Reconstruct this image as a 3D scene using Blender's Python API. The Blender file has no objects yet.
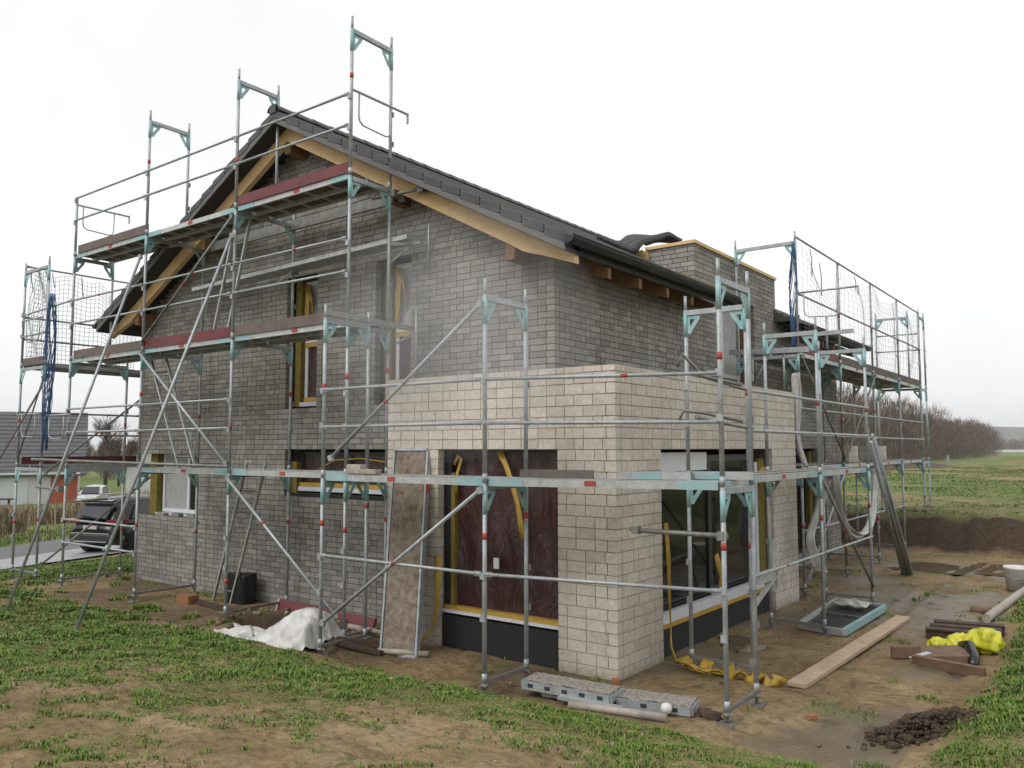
import bpy, bmesh, math, random
import numpy as np
from mathutils import Vector, Matrix, Euler

random.seed(7)
rng = np.random.default_rng(11)
scene = bpy.context.scene
COL = scene.collection
R = math.radians

# ------------------------------------------------------------------ tagging
def tag(o, label=None, cat=None, group=None, kind=None):
    if label: o['label'] = label
    if cat: o['category'] = cat
    if group: o['group'] = group
    if kind: o['kind'] = kind
    return o

def thing(name, label, cat, loc=(0, 0, 0), group=None):
    o = bpy.data.objects.new(name, None)
    o.empty_display_size = 0.2
    o.location = loc
    COL.objects.link(o)
    return tag(o, label, cat, group)

def root_loc(p):
    v = Vector((0, 0, 0))
    while p is not None:
        v += p.location
        p = p.parent
    return v

# ------------------------------------------------------------------ mesh builder
class MB:
    def __init__(s):
        s.v = []; s.f = []; s.mi = []; s.sm = []
    def face(s, idx, mi=0, smooth=False):
        s.f.append(tuple(idx)); s.mi.append(mi); s.sm.append(smooth)
    def quad(s, a, b, c, d, mi=0, smooth=False):
        n = len(s.v); s.v += [tuple(a), tuple(b), tuple(c), tuple(d)]
        s.face((n, n + 1, n + 2, n + 3), mi, smooth); return s
    def hexa(s, p, mi=0, skip=()):
        """p: 8 corners, bottom ring 0-3 then top ring 4-7"""
        n = len(s.v); s.v += [tuple(q) for q in p]
        fs = [(0, 3, 2, 1), (4, 5, 6, 7), (0, 1, 5, 4), (1, 2, 6, 5), (2, 3, 7, 6), (3, 0, 4, 7)]
        for k, f in enumerate(fs):
            if k not in skip: s.face([n + i for i in f], mi)
        return s
    def box(s, x0, x1, y0, y1, z0, z1, mi=0):
        return s.hexa([(x0, y0, z0), (x1, y0, z0), (x1, y1, z0), (x0, y1, z0),
                       (x0, y0, z1), (x1, y0, z1), (x1, y1, z1), (x0, y1, z1)], mi)
    def obox(s, c, size, rot=(0, 0, 0), mi=0):
        m = Euler(rot).to_matrix(); c = Vector(c); h = [q / 2 for q in size]
        pts = []
        for z in (-1, 1):
            for x, y in ((-1, -1), (1, -1), (1, 1), (-1, 1)):
                pts.append(c + m @ Vector((x * h[0], y * h[1], z * h[2])))
        return s.hexa(pts, mi)
    def bar(s, a, b, w, h, up=(0, 0, 1), mi=0):
        a = Vector(a); b = Vector(b); d = (b - a).normalized(); up = Vector(up)
        if abs(d.dot(up)) > .98: up = Vector((1, 0, 0))
        sx = d.cross(up).normalized() * (w / 2); uy = sx.cross(d).normalized() * (h / 2)
        return s.hexa([a - sx - uy, a + sx - uy, b + sx - uy, b - sx - uy,
                       a - sx + uy, a + sx + uy, b + sx + uy, b - sx + uy], mi)
    def tube(s, a, b, r, n=8, r2=None, mi=0, cap=True):
        return s.path([a, b], r, n, r2, mi, cap)
    def path(s, pts, r, n=8, r2=None, mi=0, cap=True):
        pts = [Vector(p) for p in pts]; m = len(pts); base = len(s.v)
        r2 = r if r2 is None else r2
        prev = None
        for i, p in enumerate(pts):
            d = (pts[min(i + 1, m - 1)] - pts[max(i - 1, 0)]).normalized()
            if prev is None:
                u = d.orthogonal().normalized()
            else:
                u = prev - d * prev.dot(d)
                u = u.normalized() if u.length > 1e-6 else d.orthogonal().normalized()
            prev = u; w = d.cross(u); rr = r + (r2 - r) * i / max(1, m - 1)
            for k in range(n):
                t = 2 * math.pi * k / n
                s.v.append(tuple(p + (u * math.cos(t) + w * math.sin(t)) * rr))
        for i in range(m - 1):
            for k in range(n):
                a = base + i * n + k; b = base + i * n + (k + 1) % n
                s.face((a, b, b + n, a + n), mi, True)
        if cap:
            s.face([base + k for k in reversed(range(n))], mi)
            s.face([base + (m - 1) * n + k for k in range(n)], mi)
        return s
    def prism(s, poly, d, mi=0):
        """poly: list of 3D points (planar), extruded by vector d"""
        n = len(poly); b = len(s.v); d = Vector(d)
        s.v += [tuple(Vector(p)) for p in poly] + [tuple(Vector(p) + d) for p in poly]
        s.face([b + i for i in reversed(range(n))], mi); s.face([b + n + i for i in range(n)], mi)
        for i in range(n):
            j = (i + 1) % n
            s.face((b + i, b + j, b + n + j, b + n + i), mi)
        return s
    def grid(s, nu, nv, fn, mi=0, smooth=True):
        b = len(s.v)
        for i in range(nu):
            for j in range(nv):
                s.v.append(tuple(fn(i / (nu - 1), j / (nv - 1))))
        for i in range(nu - 1):
            for j in range(nv - 1):
                a = b + i * nv + j
                s.face((a, a + nv, a + nv + 1, a + 1), mi, smooth)
        return s
    def lathe(s, prof, c, n=20, mi=0, smooth=True):
        b = len(s.v); c = Vector(c)
        for r, z in prof:
            for k in range(n):
                t = 2 * math.pi * k / n
                s.v.append((c.x + r * math.cos(t), c.y + r * math.sin(t), c.z + z))
        for i in range(len(prof) - 1):
            for k in range(n):
                k2 = (k + 1) % n
                s.face((b + i * n + k, b + i * n + k2, b + (i + 1) * n + k2, b + (i + 1) * n + k), mi, smooth)
        return s
    def build(s, name, mats, parent=None, bevel=0):
        me = bpy.data.meshes.new(name)
        if not isinstance(mats, (list, tuple)): mats = [mats]
        off = root_loc(parent) if parent is not None else Vector((0, 0, 0))
        vs = [(x - off.x, y - off.y, z - off.z) for x, y, z in s.v]
        me.from_pydata(vs, [], s.f)
        for m in mats: me.materials.append(m)
        me.polygons.foreach_set('material_index', s.mi)
        me.polygons.foreach_set('use_smooth', s.sm)
        me.update()
        o = bpy.data.objects.new(name, me)
        COL.objects.link(o)
        if parent is not None: o.parent = parent
        if bevel:
            bv = o.modifiers.new('bevel', 'BEVEL'); bv.width = bevel; bv.segments = 2; bv.limit_method = 'ANGLE'
        return o

def fix_normals(o):
    bm = bmesh.new(); bm.from_mesh(o.data)
    bmesh.ops.recalc_face_normals(bm, faces=bm.faces); bm.to_mesh(o.data); bm.free()

def centre_origin(o, c):
    """move a top-level mesh's origin to c without moving the mesh"""
    c = Vector(c); o.data.transform(Matrix.Translation(-c)); o.location = c
    return o

# ------------------------------------------------------------------ materials
def new_mat(name):
    m = bpy.data.materials.new(name); m.use_nodes = True
    nt = m.node_tree
    return m, nt, nt.nodes['Principled BSDF']

def node(nt, t, **kw):
    n = nt.nodes.new(t)
    for k, v in kw.items():
        if k in n.inputs.keys(): n.inputs[k].default_value = v
        else: setattr(n, k, v)
    return n

def ramp(nt, stops):
    r = nt.nodes.new('ShaderNodeValToRGB'); e = r.color_ramp.elements
    while len(e) < len(stops): e.new(0.5)
    for q, (p, c) in zip(e, stops):
        q.position = p; q.color = (*c, 1) if len(c) == 3 else c
    return r

def simple(name, col, rough=.6, metal=0., var=.25, scale=6., bump=0., bscale=60., col2=None, spec=.5):
    m, nt, b = new_mat(name)
    L = nt.links.new
    tc = node(nt, 'ShaderNodeTexCoord')
    nz = node(nt, 'ShaderNodeTexNoise', Scale=scale, Detail=5., Roughness=.65)
    L(tc.outputs['Object'], nz.inputs['Vector'])
    c2 = col2 if col2 else tuple(c * (1 - var) for c in col)
    rp = ramp(nt, [(.32, col), (.68, c2)])
    L(nz.outputs['Fac'], rp.inputs['Fac']); L(rp.outputs['Color'], b.inputs['Base Color'])
    b.inputs['Roughness'].default_value = rough; b.inputs['Metallic'].default_value = metal
    b.inputs['Specular IOR Level'].default_value = spec
    if bump:
        n2 = node(nt, 'ShaderNodeTexNoise', Scale=bscale, Detail=4.)
        L(tc.outputs['Object'], n2.inputs['Vector'])
        bp = node(nt, 'ShaderNodeBump', Strength=bump, Distance=.02)
        L(n2.outputs['Fac'], bp.inputs['Height']); L(bp.outputs['Normal'], b.inputs['Normal'])
    return m

def spotted(name, col, spot, rough, metal):
    """galvanised metal with mortar splashes and dull streaks"""
    m = simple(name, col, rough, metal, var=.34, scale=9., bump=.05); nt = m.node_tree; L = nt.links.new; b = nt.nodes['Principled BSDF']
    src = b.inputs['Base Color'].links[0].from_socket; tc = node(nt, 'ShaderNodeTexCoord')
    nz = node(nt, 'ShaderNodeTexNoise', Scale=31., Detail=6., Roughness=.75); L(tc.outputs['Object'], nz.inputs['Vector'])
    rp = ramp(nt, [(.60, (0, 0, 0)), (.66, (1, 1, 1))]); L(nz.outputs['Fac'], rp.inputs['Fac'])
    mx = node(nt, 'ShaderNodeMix', data_type='RGBA'); L(rp.outputs['Color'], mx.inputs[0]); L(src, mx.inputs[6]); mx.inputs[7].default_value = (*spot, 1); L(mx.outputs[2], b.inputs['Base Color'])
    return m

def brick_mat(name, shades, dirt=None):
    m, nt, b = new_mat(name); L = nt.links.new
    tc = node(nt, 'ShaderNodeTexCoord'); geo = node(nt, 'ShaderNodeNewGeometry')
    rp = ramp(nt, [(i / len(shades), c) for i, c in enumerate(shades)]); rp.color_ramp.interpolation = 'CONSTANT'
    L(geo.outputs['Random Per Island'], rp.inputs['Fac'])
    nz = node(nt, 'ShaderNodeTexNoise', Scale=22., Detail=6., Roughness=.7)
    L(tc.outputs['Object'], nz.inputs['Vector'])
    big = node(nt, 'ShaderNodeTexNoise', Scale=.7, Detail=4.)
    L(tc.outputs['Object'], big.inputs['Vector'])
    r2 = ramp(nt, [(.3, (.78, .78, .78)), (.7, (1.1, 1.1, 1.1))]); L(nz.outputs['Fac'], r2.inputs['Fac'])
    r3 = ramp(nt, [(.33, (.82, .81, .79)), (.66, (1.10, 1.10, 1.10))]); L(big.outputs['Fac'], r3.inputs['Fac'])
    mx = node(nt, 'ShaderNodeMix', data_type='RGBA', blend_type='MULTIPLY'); mx.inputs[0].default_value = 1
    L(rp.outputs['Color'], mx.inputs[6]); L(r2.outputs['Color'], mx.inputs[7])
    mx2 = node(nt, 'ShaderNodeMix', data_type='RGBA', blend_type='MULTIPLY'); mx2.inputs[0].default_value = 1
    L(mx.outputs[2], mx2.inputs[6]); L(r3.outputs['Color'], mx2.inputs[7])
    out = mx2.outputs[2]
    if dirt:      # splashed soil on the lowest course
        zc, dc = dirt
        sp = node(nt, 'ShaderNodeSeparateXYZ'); L(tc.outputs['Object'], sp.inputs[0])
        ad = node(nt, 'ShaderNodeMath', operation='MULTIPLY_ADD'); ad.inputs[1].default_value = .16
        L(nz.outputs['Fac'], ad.inputs[0]); L(sp.outputs['Z'], ad.inputs[2])
        mr = node(nt, 'ShaderNodeMapRange'); mr.inputs[1].default_value = zc + .02; mr.inputs[2].default_value = zc + .16
        mr.inputs[3].default_value = .85; mr.inputs[4].default_value = 0
        L(ad.outputs[0], mr.inputs[0])
        mx3 = node(nt, 'ShaderNodeMix', data_type='RGBA'); L(mr.outputs[0], mx3.inputs[0])
        L(out, mx3.inputs[6]); mx3.inputs[7].default_value = (*dc, 1); out = mx3.outputs[2]
    L(out, b.inputs['Base Color']); b.inputs['Roughness'].default_value = .88
    b.inputs['Specular IOR Level'].default_value = .25
    bp = node(nt, 'ShaderNodeBump', Strength=.35, Distance=.006)
    L(nz.outputs['Fac'], bp.inputs['Height']); L(bp.outputs['Normal'], b.inputs['Normal'])
    return m

MT = {}
MT['brick_grey'] = brick_mat('grey_facing_brick', [(.30, .288, .264), (.25, .24, .22), (.335, .322, .294), (.275, .264, .242), (.315, .302, .276), (.225, .216, .199), (.29, .279, .255)])
MT['mortar_grey'] = simple('dark_mortar', (.095, .089, .079), .95, var=.3)
MT['brick_pale'] = brick_mat('pale_facing_brick', [(.595, .548, .48), (.572, .525, .458), (.615, .567, .498), (.58, .535, .467), (.605, .557, .488), (.535, .485, .415)], dirt=(0.03, (.24, .19, .13)))
MT['mortar_pale'] = simple('brown_mortar', (.39, .345, .29), .95, var=.35)
MT['steel'] = spotted('galvanised_steel', (.43, .462, .48), (.55, .535, .50), .5, .35)
MT['steel_old'] = simple('weathered_steel_tube', (.27, .27, .25), .55, .45, var=.4, scale=10.)
MT['alu'] = spotted('aluminium', (.56, .575, .57), (.30, .28, .24), .45, .4)
MT['teal'] = simple('worn_teal_paint', (.20, .44, .46), .5, .1, var=.0, scale=7., col2=(.36, .46, .46))
MT['red_tape'] = simple('red_marker', (.48, .075, .05), .6, 0, var=.45, scale=45.)
MT['ply'] = simple('worn_plywood', (.12, .095, .075), .8, 0, var=.45, scale=5., bump=.2)
MT['plytop'] = simple('dirty_deck_top', (.2, .18, .155), .85, 0, var=.4, scale=9., bump=.2)
MT['toe_red'] = simple('red_toe_board', (.17, .035, .04), .6, 0, var=.35, scale=3.)
MT['toe_brown'] = simple('weathered_toe_board', (.165, .13, .115), .8, 0, var=.35, scale=5.)
MT['wood'] = simple('fresh_spruce', (.62, .41, .18), .65, 0, var=.0, scale=4., col2=(.72, .52, .27), bump=.1, bscale=18.)
MT['wood_orange'] = simple('shaded_orange_spruce', (.2, .1, .036), .65, 0, var=.3, scale=5.)  # orange spruce, darkened to carry the shade under the eaves
MT['plank'] = simple('rough_sawn_plank', (.5, .375, .265), .8, 0, var=.25, scale=6., bump=.15, bscale=25.)
MT['tile'] = simple('anthracite_roof_tile', (.055, .055, .06), .38, 0, var=.3, scale=4., bump=.1)
MT['roof_top'] = simple('sky_paled_roof_tile', (.12, .118, .118), .5, 0, var=.25, scale=3., bump=.1)  # anthracite tile made paler: grazing sky sheen put into the colour
MT['verge'] = simple('verge_slab', (.15, .147, .145), .7, 0, var=.25, scale=6.)
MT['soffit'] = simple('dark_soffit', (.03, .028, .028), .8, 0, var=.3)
MT['gutter'] = simple('anthracite_gutter', (.028, .03, .034), .35, 0.2, var=.2)
MT['membrane'] = simple('roofing_membrane', (.03, .03, .032), .6, 0, var=.4, scale=5., bump=.3, bscale=9.)
MT['bitumen'] = simple('bitumen_coating', (.016, .016, .017), .75, 0, var=.4, scale=5., bump=.3)
MT['frame_white'] = simple('white_window_frame', (.66, .68, .71), .4, 0, var=.12)
MT['frame_dark'] = simple('anthracite_window_frame', (.02, .021, .024), .4, 0, var=.2)
MT['insul'] = simple('yellow_insulation', (.22, .165, .028), .9, 0, var=.35, scale=12., bump=.4, bscale=80.)
MT['yellow_tape'] = simple('yellow_sheeting', (.52, .33, .05), .45, 0, var=.3, scale=9., bump=.3, bscale=25.)
MT['concrete'] = simple('bare_concrete', (.3, .29, .27), .9, 0, var=.25, scale=2., bump=.2)
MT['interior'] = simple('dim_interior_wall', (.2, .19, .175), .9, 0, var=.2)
MT['white_sheet'] = simple('white_plastic_sheet', (.56, .555, .53), .38, 0, var=.3, scale=5., bump=.7, bscale=11.)
MT['black_bag'] = simple('black_plastic', (.012, .012, .013), .32, 0, var=.3, bump=.5, bscale=14.)
MT['rust'] = simple('rusty_steel', (.085, .05, .034), .8, .1, var=.5, scale=12., bump=.3)
MT['clod'] = simple('wet_soil', (.075, .048, .03), .95, 0, var=.45, scale=9., bump=.8, bscale=30.)
MT['pvc'] = simple('dusty_pvc_pipe', (.42, .37, .32), .55, 0, var=.4, scale=10.)
MT['white_pl'] = simple('white_plastic', (.72, .72, .7), .45, 0, var=.15)
MT['yellow_bag'] = simple('yellow_plastic_bag', (.62, .55, .02), .35, 0, var=.0, scale=7., col2=(.36, .42, .02), bump=.4, bscale=12.)
MT['cardboard'] = simple('muddy_board', (.2, .125, .08), .85, 0, var=.4, scale=8.)
MT['orange_brick'] = simple('orange_brick', (.33, .14, .065), .85, 0, var=.35, scale=14.)
MT['blue_net'] = simple('blue_netting', (.05, .13, .29), .7, 0, var=.4, scale=20.)
MT['net'] = simple('grey_safety_net', (.14, .16, .2), .8, 0, var=.2)
MT['strap'] = simple('dark_strap', (.03, .03, .035), .7, 0)
MT['board_grit'] = simple('rusty_mortar_crust', (.31, .275, .23), .95, 0, var=.0, scale=9., col2=(.15, .10, .065), bump=1., bscale=55.)
MT['panel_grit'] = simple('mortar_caked_deck', (.42, .39, .34), .95, 0, var=.0, scale=34., col2=(.15, .13, .11), bump=1., bscale=60.)
MT['render_white'] = simple('white_render', (.62, .61, .59), .9, 0, var=.08, scale=1.)
MT['roof_grey'] = simple('grey_roof_tile', (.10, .10, .108), .6, 0, var=.25, scale=2.)
MT['red_panel'] = simple('orange_red_cladding', (.42, .1, .045), .7, 0, var=.15)
MT['bark'] = simple('grey_bark', (.085, .068, .058), .95, 0, var=.3, scale=3.)
MT['twig'] = simple('bare_twigs', (.105, .078, .064), .95, 0, var=.35, scale=.2)
MT['dry_grass'] = simple('dry_grass', (.25, .19, .11), .9, 0, var=.45, scale=1.5)
MT['car_paint'] = simple('black_car_paint', (.012, .012, .013), .18, .2, var=.1)
MT['car_silver'] = simple('silver_car_paint', (.6, .61, .63), .25, .3, var=.05)
MT['car_glass'] = simple('car_glass', (.03, .034, .038), .06, 0, var=.1)
MT['tyre'] = simple('tyre_rubber', (.015, .015, .015), .85, 0)
MT['tail_red'] = simple('tail_lamp_red', (.22, .012, .02), .2, 0)

def leafy(name, c1, c2, c3):
    m, nt, b = new_mat(name); L = nt.links.new
    geo = node(nt, 'ShaderNodeNewGeometry')
    rp = ramp(nt, [(0, c1), (.5, c2), (.9, c3), (.94, (.3, .24, .12))])
    L(geo.outputs['Random Per Island'], rp.inputs['Fac']); L(rp.outputs['Color'], b.inputs['Base Color'])
    b.inputs['Roughness'].default_value = .6; b.inputs['Specular IOR Level'].default_value = .3
    return m
MT['grass'] = leafy('grass_blades', (.05, .115, .012), (.10, .19, .02), (.185, .24, .045))
MT['field_grass'] = leafy('field_tussocks', (.075, .14, .024), (.12, .18, .04), (.2, .18, .085))
MT['dry_stalk'] = leafy('dry_stalks', (.2, .15, .085), (.3, .235, .145), (.13, .10, .06))

def film(name, col, rough, crease, amp=1.):
    """stretched building film with creases: a shiny wrinkled skin"""
    m, nt, b = new_mat(name); L = nt.links.new
    tc = node(nt, 'ShaderNodeTexCoord')
    mp = node(nt, 'ShaderNodeMapping'); mp.inputs['Scale'].default_value = (2., 2., 1.)
    L(tc.outputs['Object'], mp.inputs['Vector'])
    n1 = node(nt, 'ShaderNodeTexNoise', Scale=1.5, Detail=7., Roughness=.62, Distortion=3.2)
    L(mp.outputs[0], n1.inputs['Vector'])
    rp = ramp(nt, [(.35, col), (.55, tuple(c * (1 + .35 * amp) for c in col)), (.585, tuple(c * (1 + 1.6 * amp) + .01 * amp for c in col)), (.62, col)])
    L(n1.outputs['Fac'], rp.inputs['Fac']); L(rp.outputs['Color'], b.inputs['Base Color'])
    b.inputs['Roughness'].default_value = rough
    bp = node(nt, 'ShaderNodeBump', Strength=crease, Distance=.05)
    L(n1.outputs['Fac'], bp.inputs['Height']); L(bp.outputs['Normal'], b.inputs['Normal'])
    return m
MT['maroon'] = film('maroon_building_film', (.04, .0175, .018), .2, .5, .8)
MT['clear_film'] = film('milky_window_film', (.33, .33, .335), .3, .35, .25)
def glass_mat(name, tint, alpha):
    m, nt, b = new_mat(name)
    b.inputs['Base Color'].default_value = (*tint, 1); b.inputs['Roughness'].default_value = .03
    b.inputs['Alpha'].default_value = alpha; b.inputs['IOR'].default_value = 1.5
    return m
MT['glass'] = glass_mat('window_glass', (.012, .013, .013), .72)
# ------------------------------------------------------------------ camera (calibrated from the walls)
CAM = np.array([4.547, -7.899, 2.518])
FPX = 819.03
YAW, PITCH, ROLL = 0.64775776, 0.07807839, -0.00099813
_cy, _sy = math.cos(YAW), math.sin(YAW)
_f = Vector((-_sy * math.cos(PITCH), _cy * math.cos(PITCH), math.sin(PITCH)))
_r0 = Vector((_cy, _sy, 0)); _u0 = _r0.cross(_f)
_r = _r0 * math.cos(ROLL) + _u0 * math.sin(ROLL); _u = _u0 * math.cos(ROLL) - _r0 * math.sin(ROLL)
cam_d = bpy.data.cameras.new('camera'); cam = bpy.data.objects.new('camera', cam_d); COL.objects.link(cam)
cam.matrix_world = Matrix(((_r.x, _u.x, -_f.x, CAM[0]), (_r.y, _u.y, -_f.y, CAM[1]), (_r.z, _u.z, -_f.z, CAM[2]), (0, 0, 0, 1)))
cam_d.sensor_width = 36; cam_d.lens = FPX * 36 / 1024
cam_d.clip_start = .1; cam_d.clip_end = 6000
scene.camera = cam

# ------------------------------------------------------------------ light: flat overcast
SUN_EL, SUN_AZ = R(48), R(200)       # soft, from behind the camera's left shoulder
world = bpy.data.worlds.new('World'); scene.world = world; world.use_nodes = True
nt = world.node_tree; L = nt.links.new
bg = nt.nodes['Background']
sky = nt.nodes.new('ShaderNodeTexSky'); sky.sky_type = 'NISHITA'; sky.sun_disc = False
sky.sun_elevation = SUN_EL; sky.sun_rotation = SUN_AZ; sky.air_density = 1.5; sky.dust_density = 5; sky.ozone_density = 1
hs = nt.nodes.new('ShaderNodeHueSaturation'); hs.inputs['Saturation'].default_value = .12
L(sky.outputs['Color'], hs.inputs['Color'])
mx = nt.nodes.new('ShaderNodeMix'); mx.data_type = 'RGBA'; mx.inputs[0].default_value = .88
L(hs.outputs['Color'], mx.inputs[6])
tcw = nt.nodes.new('ShaderNodeTexCoord'); nzw = nt.nodes.new('ShaderNodeTexNoise'); nzw.inputs['Scale'].default_value = 1.3; nzw.inputs['Detail'].default_value = 4
L(tcw.outputs['Generated'], nzw.inputs['Vector'])
rw = nt.nodes.new('ShaderNodeValToRGB'); rw.color_ramp.elements[0].position = .3; rw.color_ramp.elements[1].position = .7
rw.color_ramp.elements[0].color = (6.3, 6.4, 6.55, 1); rw.color_ramp.elements[1].color = (8.7, 8.7, 8.7, 1)
L(nzw.outputs['Fac'], rw.inputs['Fac']); L(rw.outputs['Color'], mx.inputs[7])
L(mx.outputs[2], bg.inputs['Color']); bg.inputs['Strength'].default_value = .12
sd = bpy.data.lights.new('sun', 'SUN'); sd.energy = 1.15; sd.angle = R(30); sd.color = (1, .96, .9)
sun = bpy.data.objects.new('sun', sd); COL.objects.link(sun); sun.location = (20, -30, 40)
sdir = Vector((math.sin(SUN_AZ) * math.cos(SUN_EL), math.cos(SUN_AZ) * math.cos(SUN_EL), math.sin(SUN_EL)))
sun.rotation_euler = sdir.to_track_quat('Z', 'Y').to_euler()
scene.view_settings.view_transform = 'Standard'; scene.view_settings.look = 'None'
scene.view_settings.exposure = 0.36; scene.view_settings.gamma = 1

# ------------------------------------------------------------------ terrain
def sstep(a, b, x):
    t = np.clip((np.asarray(x, float) - a) / (b - a), 0, 1); return t * t * (3 - 2 * t)

class VNoise:
    def __init__(s, seed, n=256):
        s.g = np.random.default_rng(seed).random((n, n)); s.n = n
    def __call__(s, x, y, sc):
        x = np.asarray(x, float) * sc; y = np.asarray(y, float) * sc
        xi = np.floor(x).astype(int); yi = np.floor(y).astype(int); fx = x - xi; fy = y - yi
        fx = fx * fx * (3 - 2 * fx); fy = fy * fy * (3 - 2 * fy); n = s.n
        g = s.g
        a = g[xi % n, yi % n]; b = g[(xi + 1) % n, yi % n]; c = g[xi % n, (yi + 1) % n]; d = g[(xi + 1) % n, (yi + 1) % n]
        return (a * (1 - fx) + b * fx) * (1 - fy) + (c * (1 - fx) + d * fx) * fy
    def fbm(s, x, y, sc, o=4):
        t = 0; a = .5; q = 0
        for i in range(o):
            t = t + a * s(np.asarray(x) + 13.1 * i, np.asarray(y) - 7.7 * i, sc * 2 ** i); q += a; a *= .55
        return t / q
N1, N2, N3 = VNoise(1), VNoise(2), VNoise(3)

def bank_w(x):
    x = np.asarray(x, float); return .10 * np.sin(x * 1.3) + .06 * np.sin(x * 3.1) + .35 * (N1(x, x * 0, 1.1) - .5) + .16 * (N2(x, x * 0, 3.7) - .5)

def pit_sd(x, y):
    wob = .35 * (N3(x, y, .45) - .5) + .12 * (N3(x, y, 1.7) - .5)
    df = np.maximum(0, -1.2 - y + wob); dr = np.maximum(0, x - 2.95 + wob)
    return np.sqrt(df ** 2 + (dr * .9) ** 2)

def hbase(x, y):
    x = np.asarray(x, float); y = np.asarray(y, float)
    sd = pit_sd(x, y)
    lf = 1 - sstep(1.5, 8, -x) * .68
    rise = (.26 * (1 - np.exp(-sd / .9)) + .115 * sd) * lf
    rise = np.where(rise > .95, .95 + .35 * (1 - np.exp(-(rise - .95) / .35)), rise)
    Lx = np.maximum(0, -12.2 - x)
    z = rise - np.minimum(Lx, 9) * .072 - np.clip(Lx - 9, 0, 40) * .028
    bk = sstep(-14, -8, x)
    bank = .85 * sstep(14.4, 15.4, y + bank_w(x)) * bk
    far = np.clip(y - 15.4, 0, 400) * .004 * bk
    z = z + bank * (1 - np.clip(rise / .85, 0, 1) * .7) + far
    # hole dug beside the gable wall, its soil thrown up around it
    d = np.sqrt(((x + 4.9) / .95) ** 2 + ((y + .62) / .42) ** 2)
    z = z - .28 * (1 - sstep(.5, 1.1, d)) + .13 * np.exp(-((d - 1.35) / .35) ** 2) * (y < .2)
    return z

# boot prints and wheel ruts trodden into the mud, kept in a 3 cm raster
_px0, _py0, _ps = -4., -1.3, .03
_pr = np.zeros((int(7.2 / _ps), int(15.5 / _ps)))
_gx, _gy = np.meshgrid(_px0 + _ps * np.arange(_pr.shape[0]), _py0 + _ps * np.arange(_pr.shape[1]), indexing='ij')
_g = np.random.default_rng(77)
for _ in range(260):
    cx, cy, an = _px0 + 7 * _g.random(), _py0 + 15 * _g.random() ** 1.3, _g.normal(1.4, .6)
    i0, j0 = int((cx - _px0) / _ps), int((cy - _py0) / _ps); sl_ = (slice(max(i0 - 9, 0), i0 + 10), slice(max(j0 - 9, 0), j0 + 10))
    u = (_gx[sl_] - cx) * math.cos(an) + (_gy[sl_] - cy) * math.sin(an); v = -(_gx[sl_] - cx) * math.sin(an) + (_gy[sl_] - cy) * math.cos(an)
    e = np.sqrt((u / .15) ** 2 + (v / .065) ** 2); _pr[sl_] += -.026 * (1 - np.clip((e - .6) / .4, 0, 1)) + .012 * np.exp(-((e - 1.15) / .2) ** 2)
for xr in (1.62, 2.75):
    w_ = _gx - xr - .12 * np.sin(_gy * .6); _pr += -.03 * np.exp(-(w_ / .09) ** 2) * np.clip(_gy - 1.5, 0, 1) + .014 * np.exp(-((np.abs(w_) - .16) / .05) ** 2) * np.clip(_gy - 1.5, 0, 1)
def prints(x, y):
    i = np.rint((x - _px0) / _ps).astype(int); j = np.rint((y - _py0) / _ps).astype(int)
    ok = (i >= 0) & (i < _pr.shape[0]) & (j >= 0) & (j < _pr.shape[1])
    return np.where(ok, _pr[np.clip(i, 0, _pr.shape[0] - 1), np.clip(j, 0, _pr.shape[1] - 1)], 0)

def hterr(x, y):
    x = np.asarray(x, float); y = np.asarray(y, float)
    dist = np.hypot(x - CAM[0], y - CAM[1])
    near = 1 - sstep(25, 60, dist)
    sd = pit_sd(x, y)
    out = sstep(.0, .8, sd)
    micro = (.028 * (N1.fbm(x, y, 1.6, 4) - .5) + .034 * (N2.fbm(x, y, 6., 3) - .5)) * (0.6 + 1.3 * out) * near
    rut = -.02 * sstep(.55, .7, N2(x, y, .8)) * (1 - out) * near
    farb = .9 * (N1.fbm(x, y, .03, 3) - .5) * sstep(30, 90, y) * sstep(-14, -8, x)
    field = .18 * (N2.fbm(x, y, .35, 3) - .5) * sstep(16, 19, y)
    face = .16 * (N2.fbm(x, y, 2.6, 3) - .5) * sstep(14.2, 14.6, y) * (1 - sstep(15.5, 16, y)) * sstep(-14, -8, x)
    return hbase(x, y) + micro + rut + farb + field + face + prints(x, y)

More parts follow.
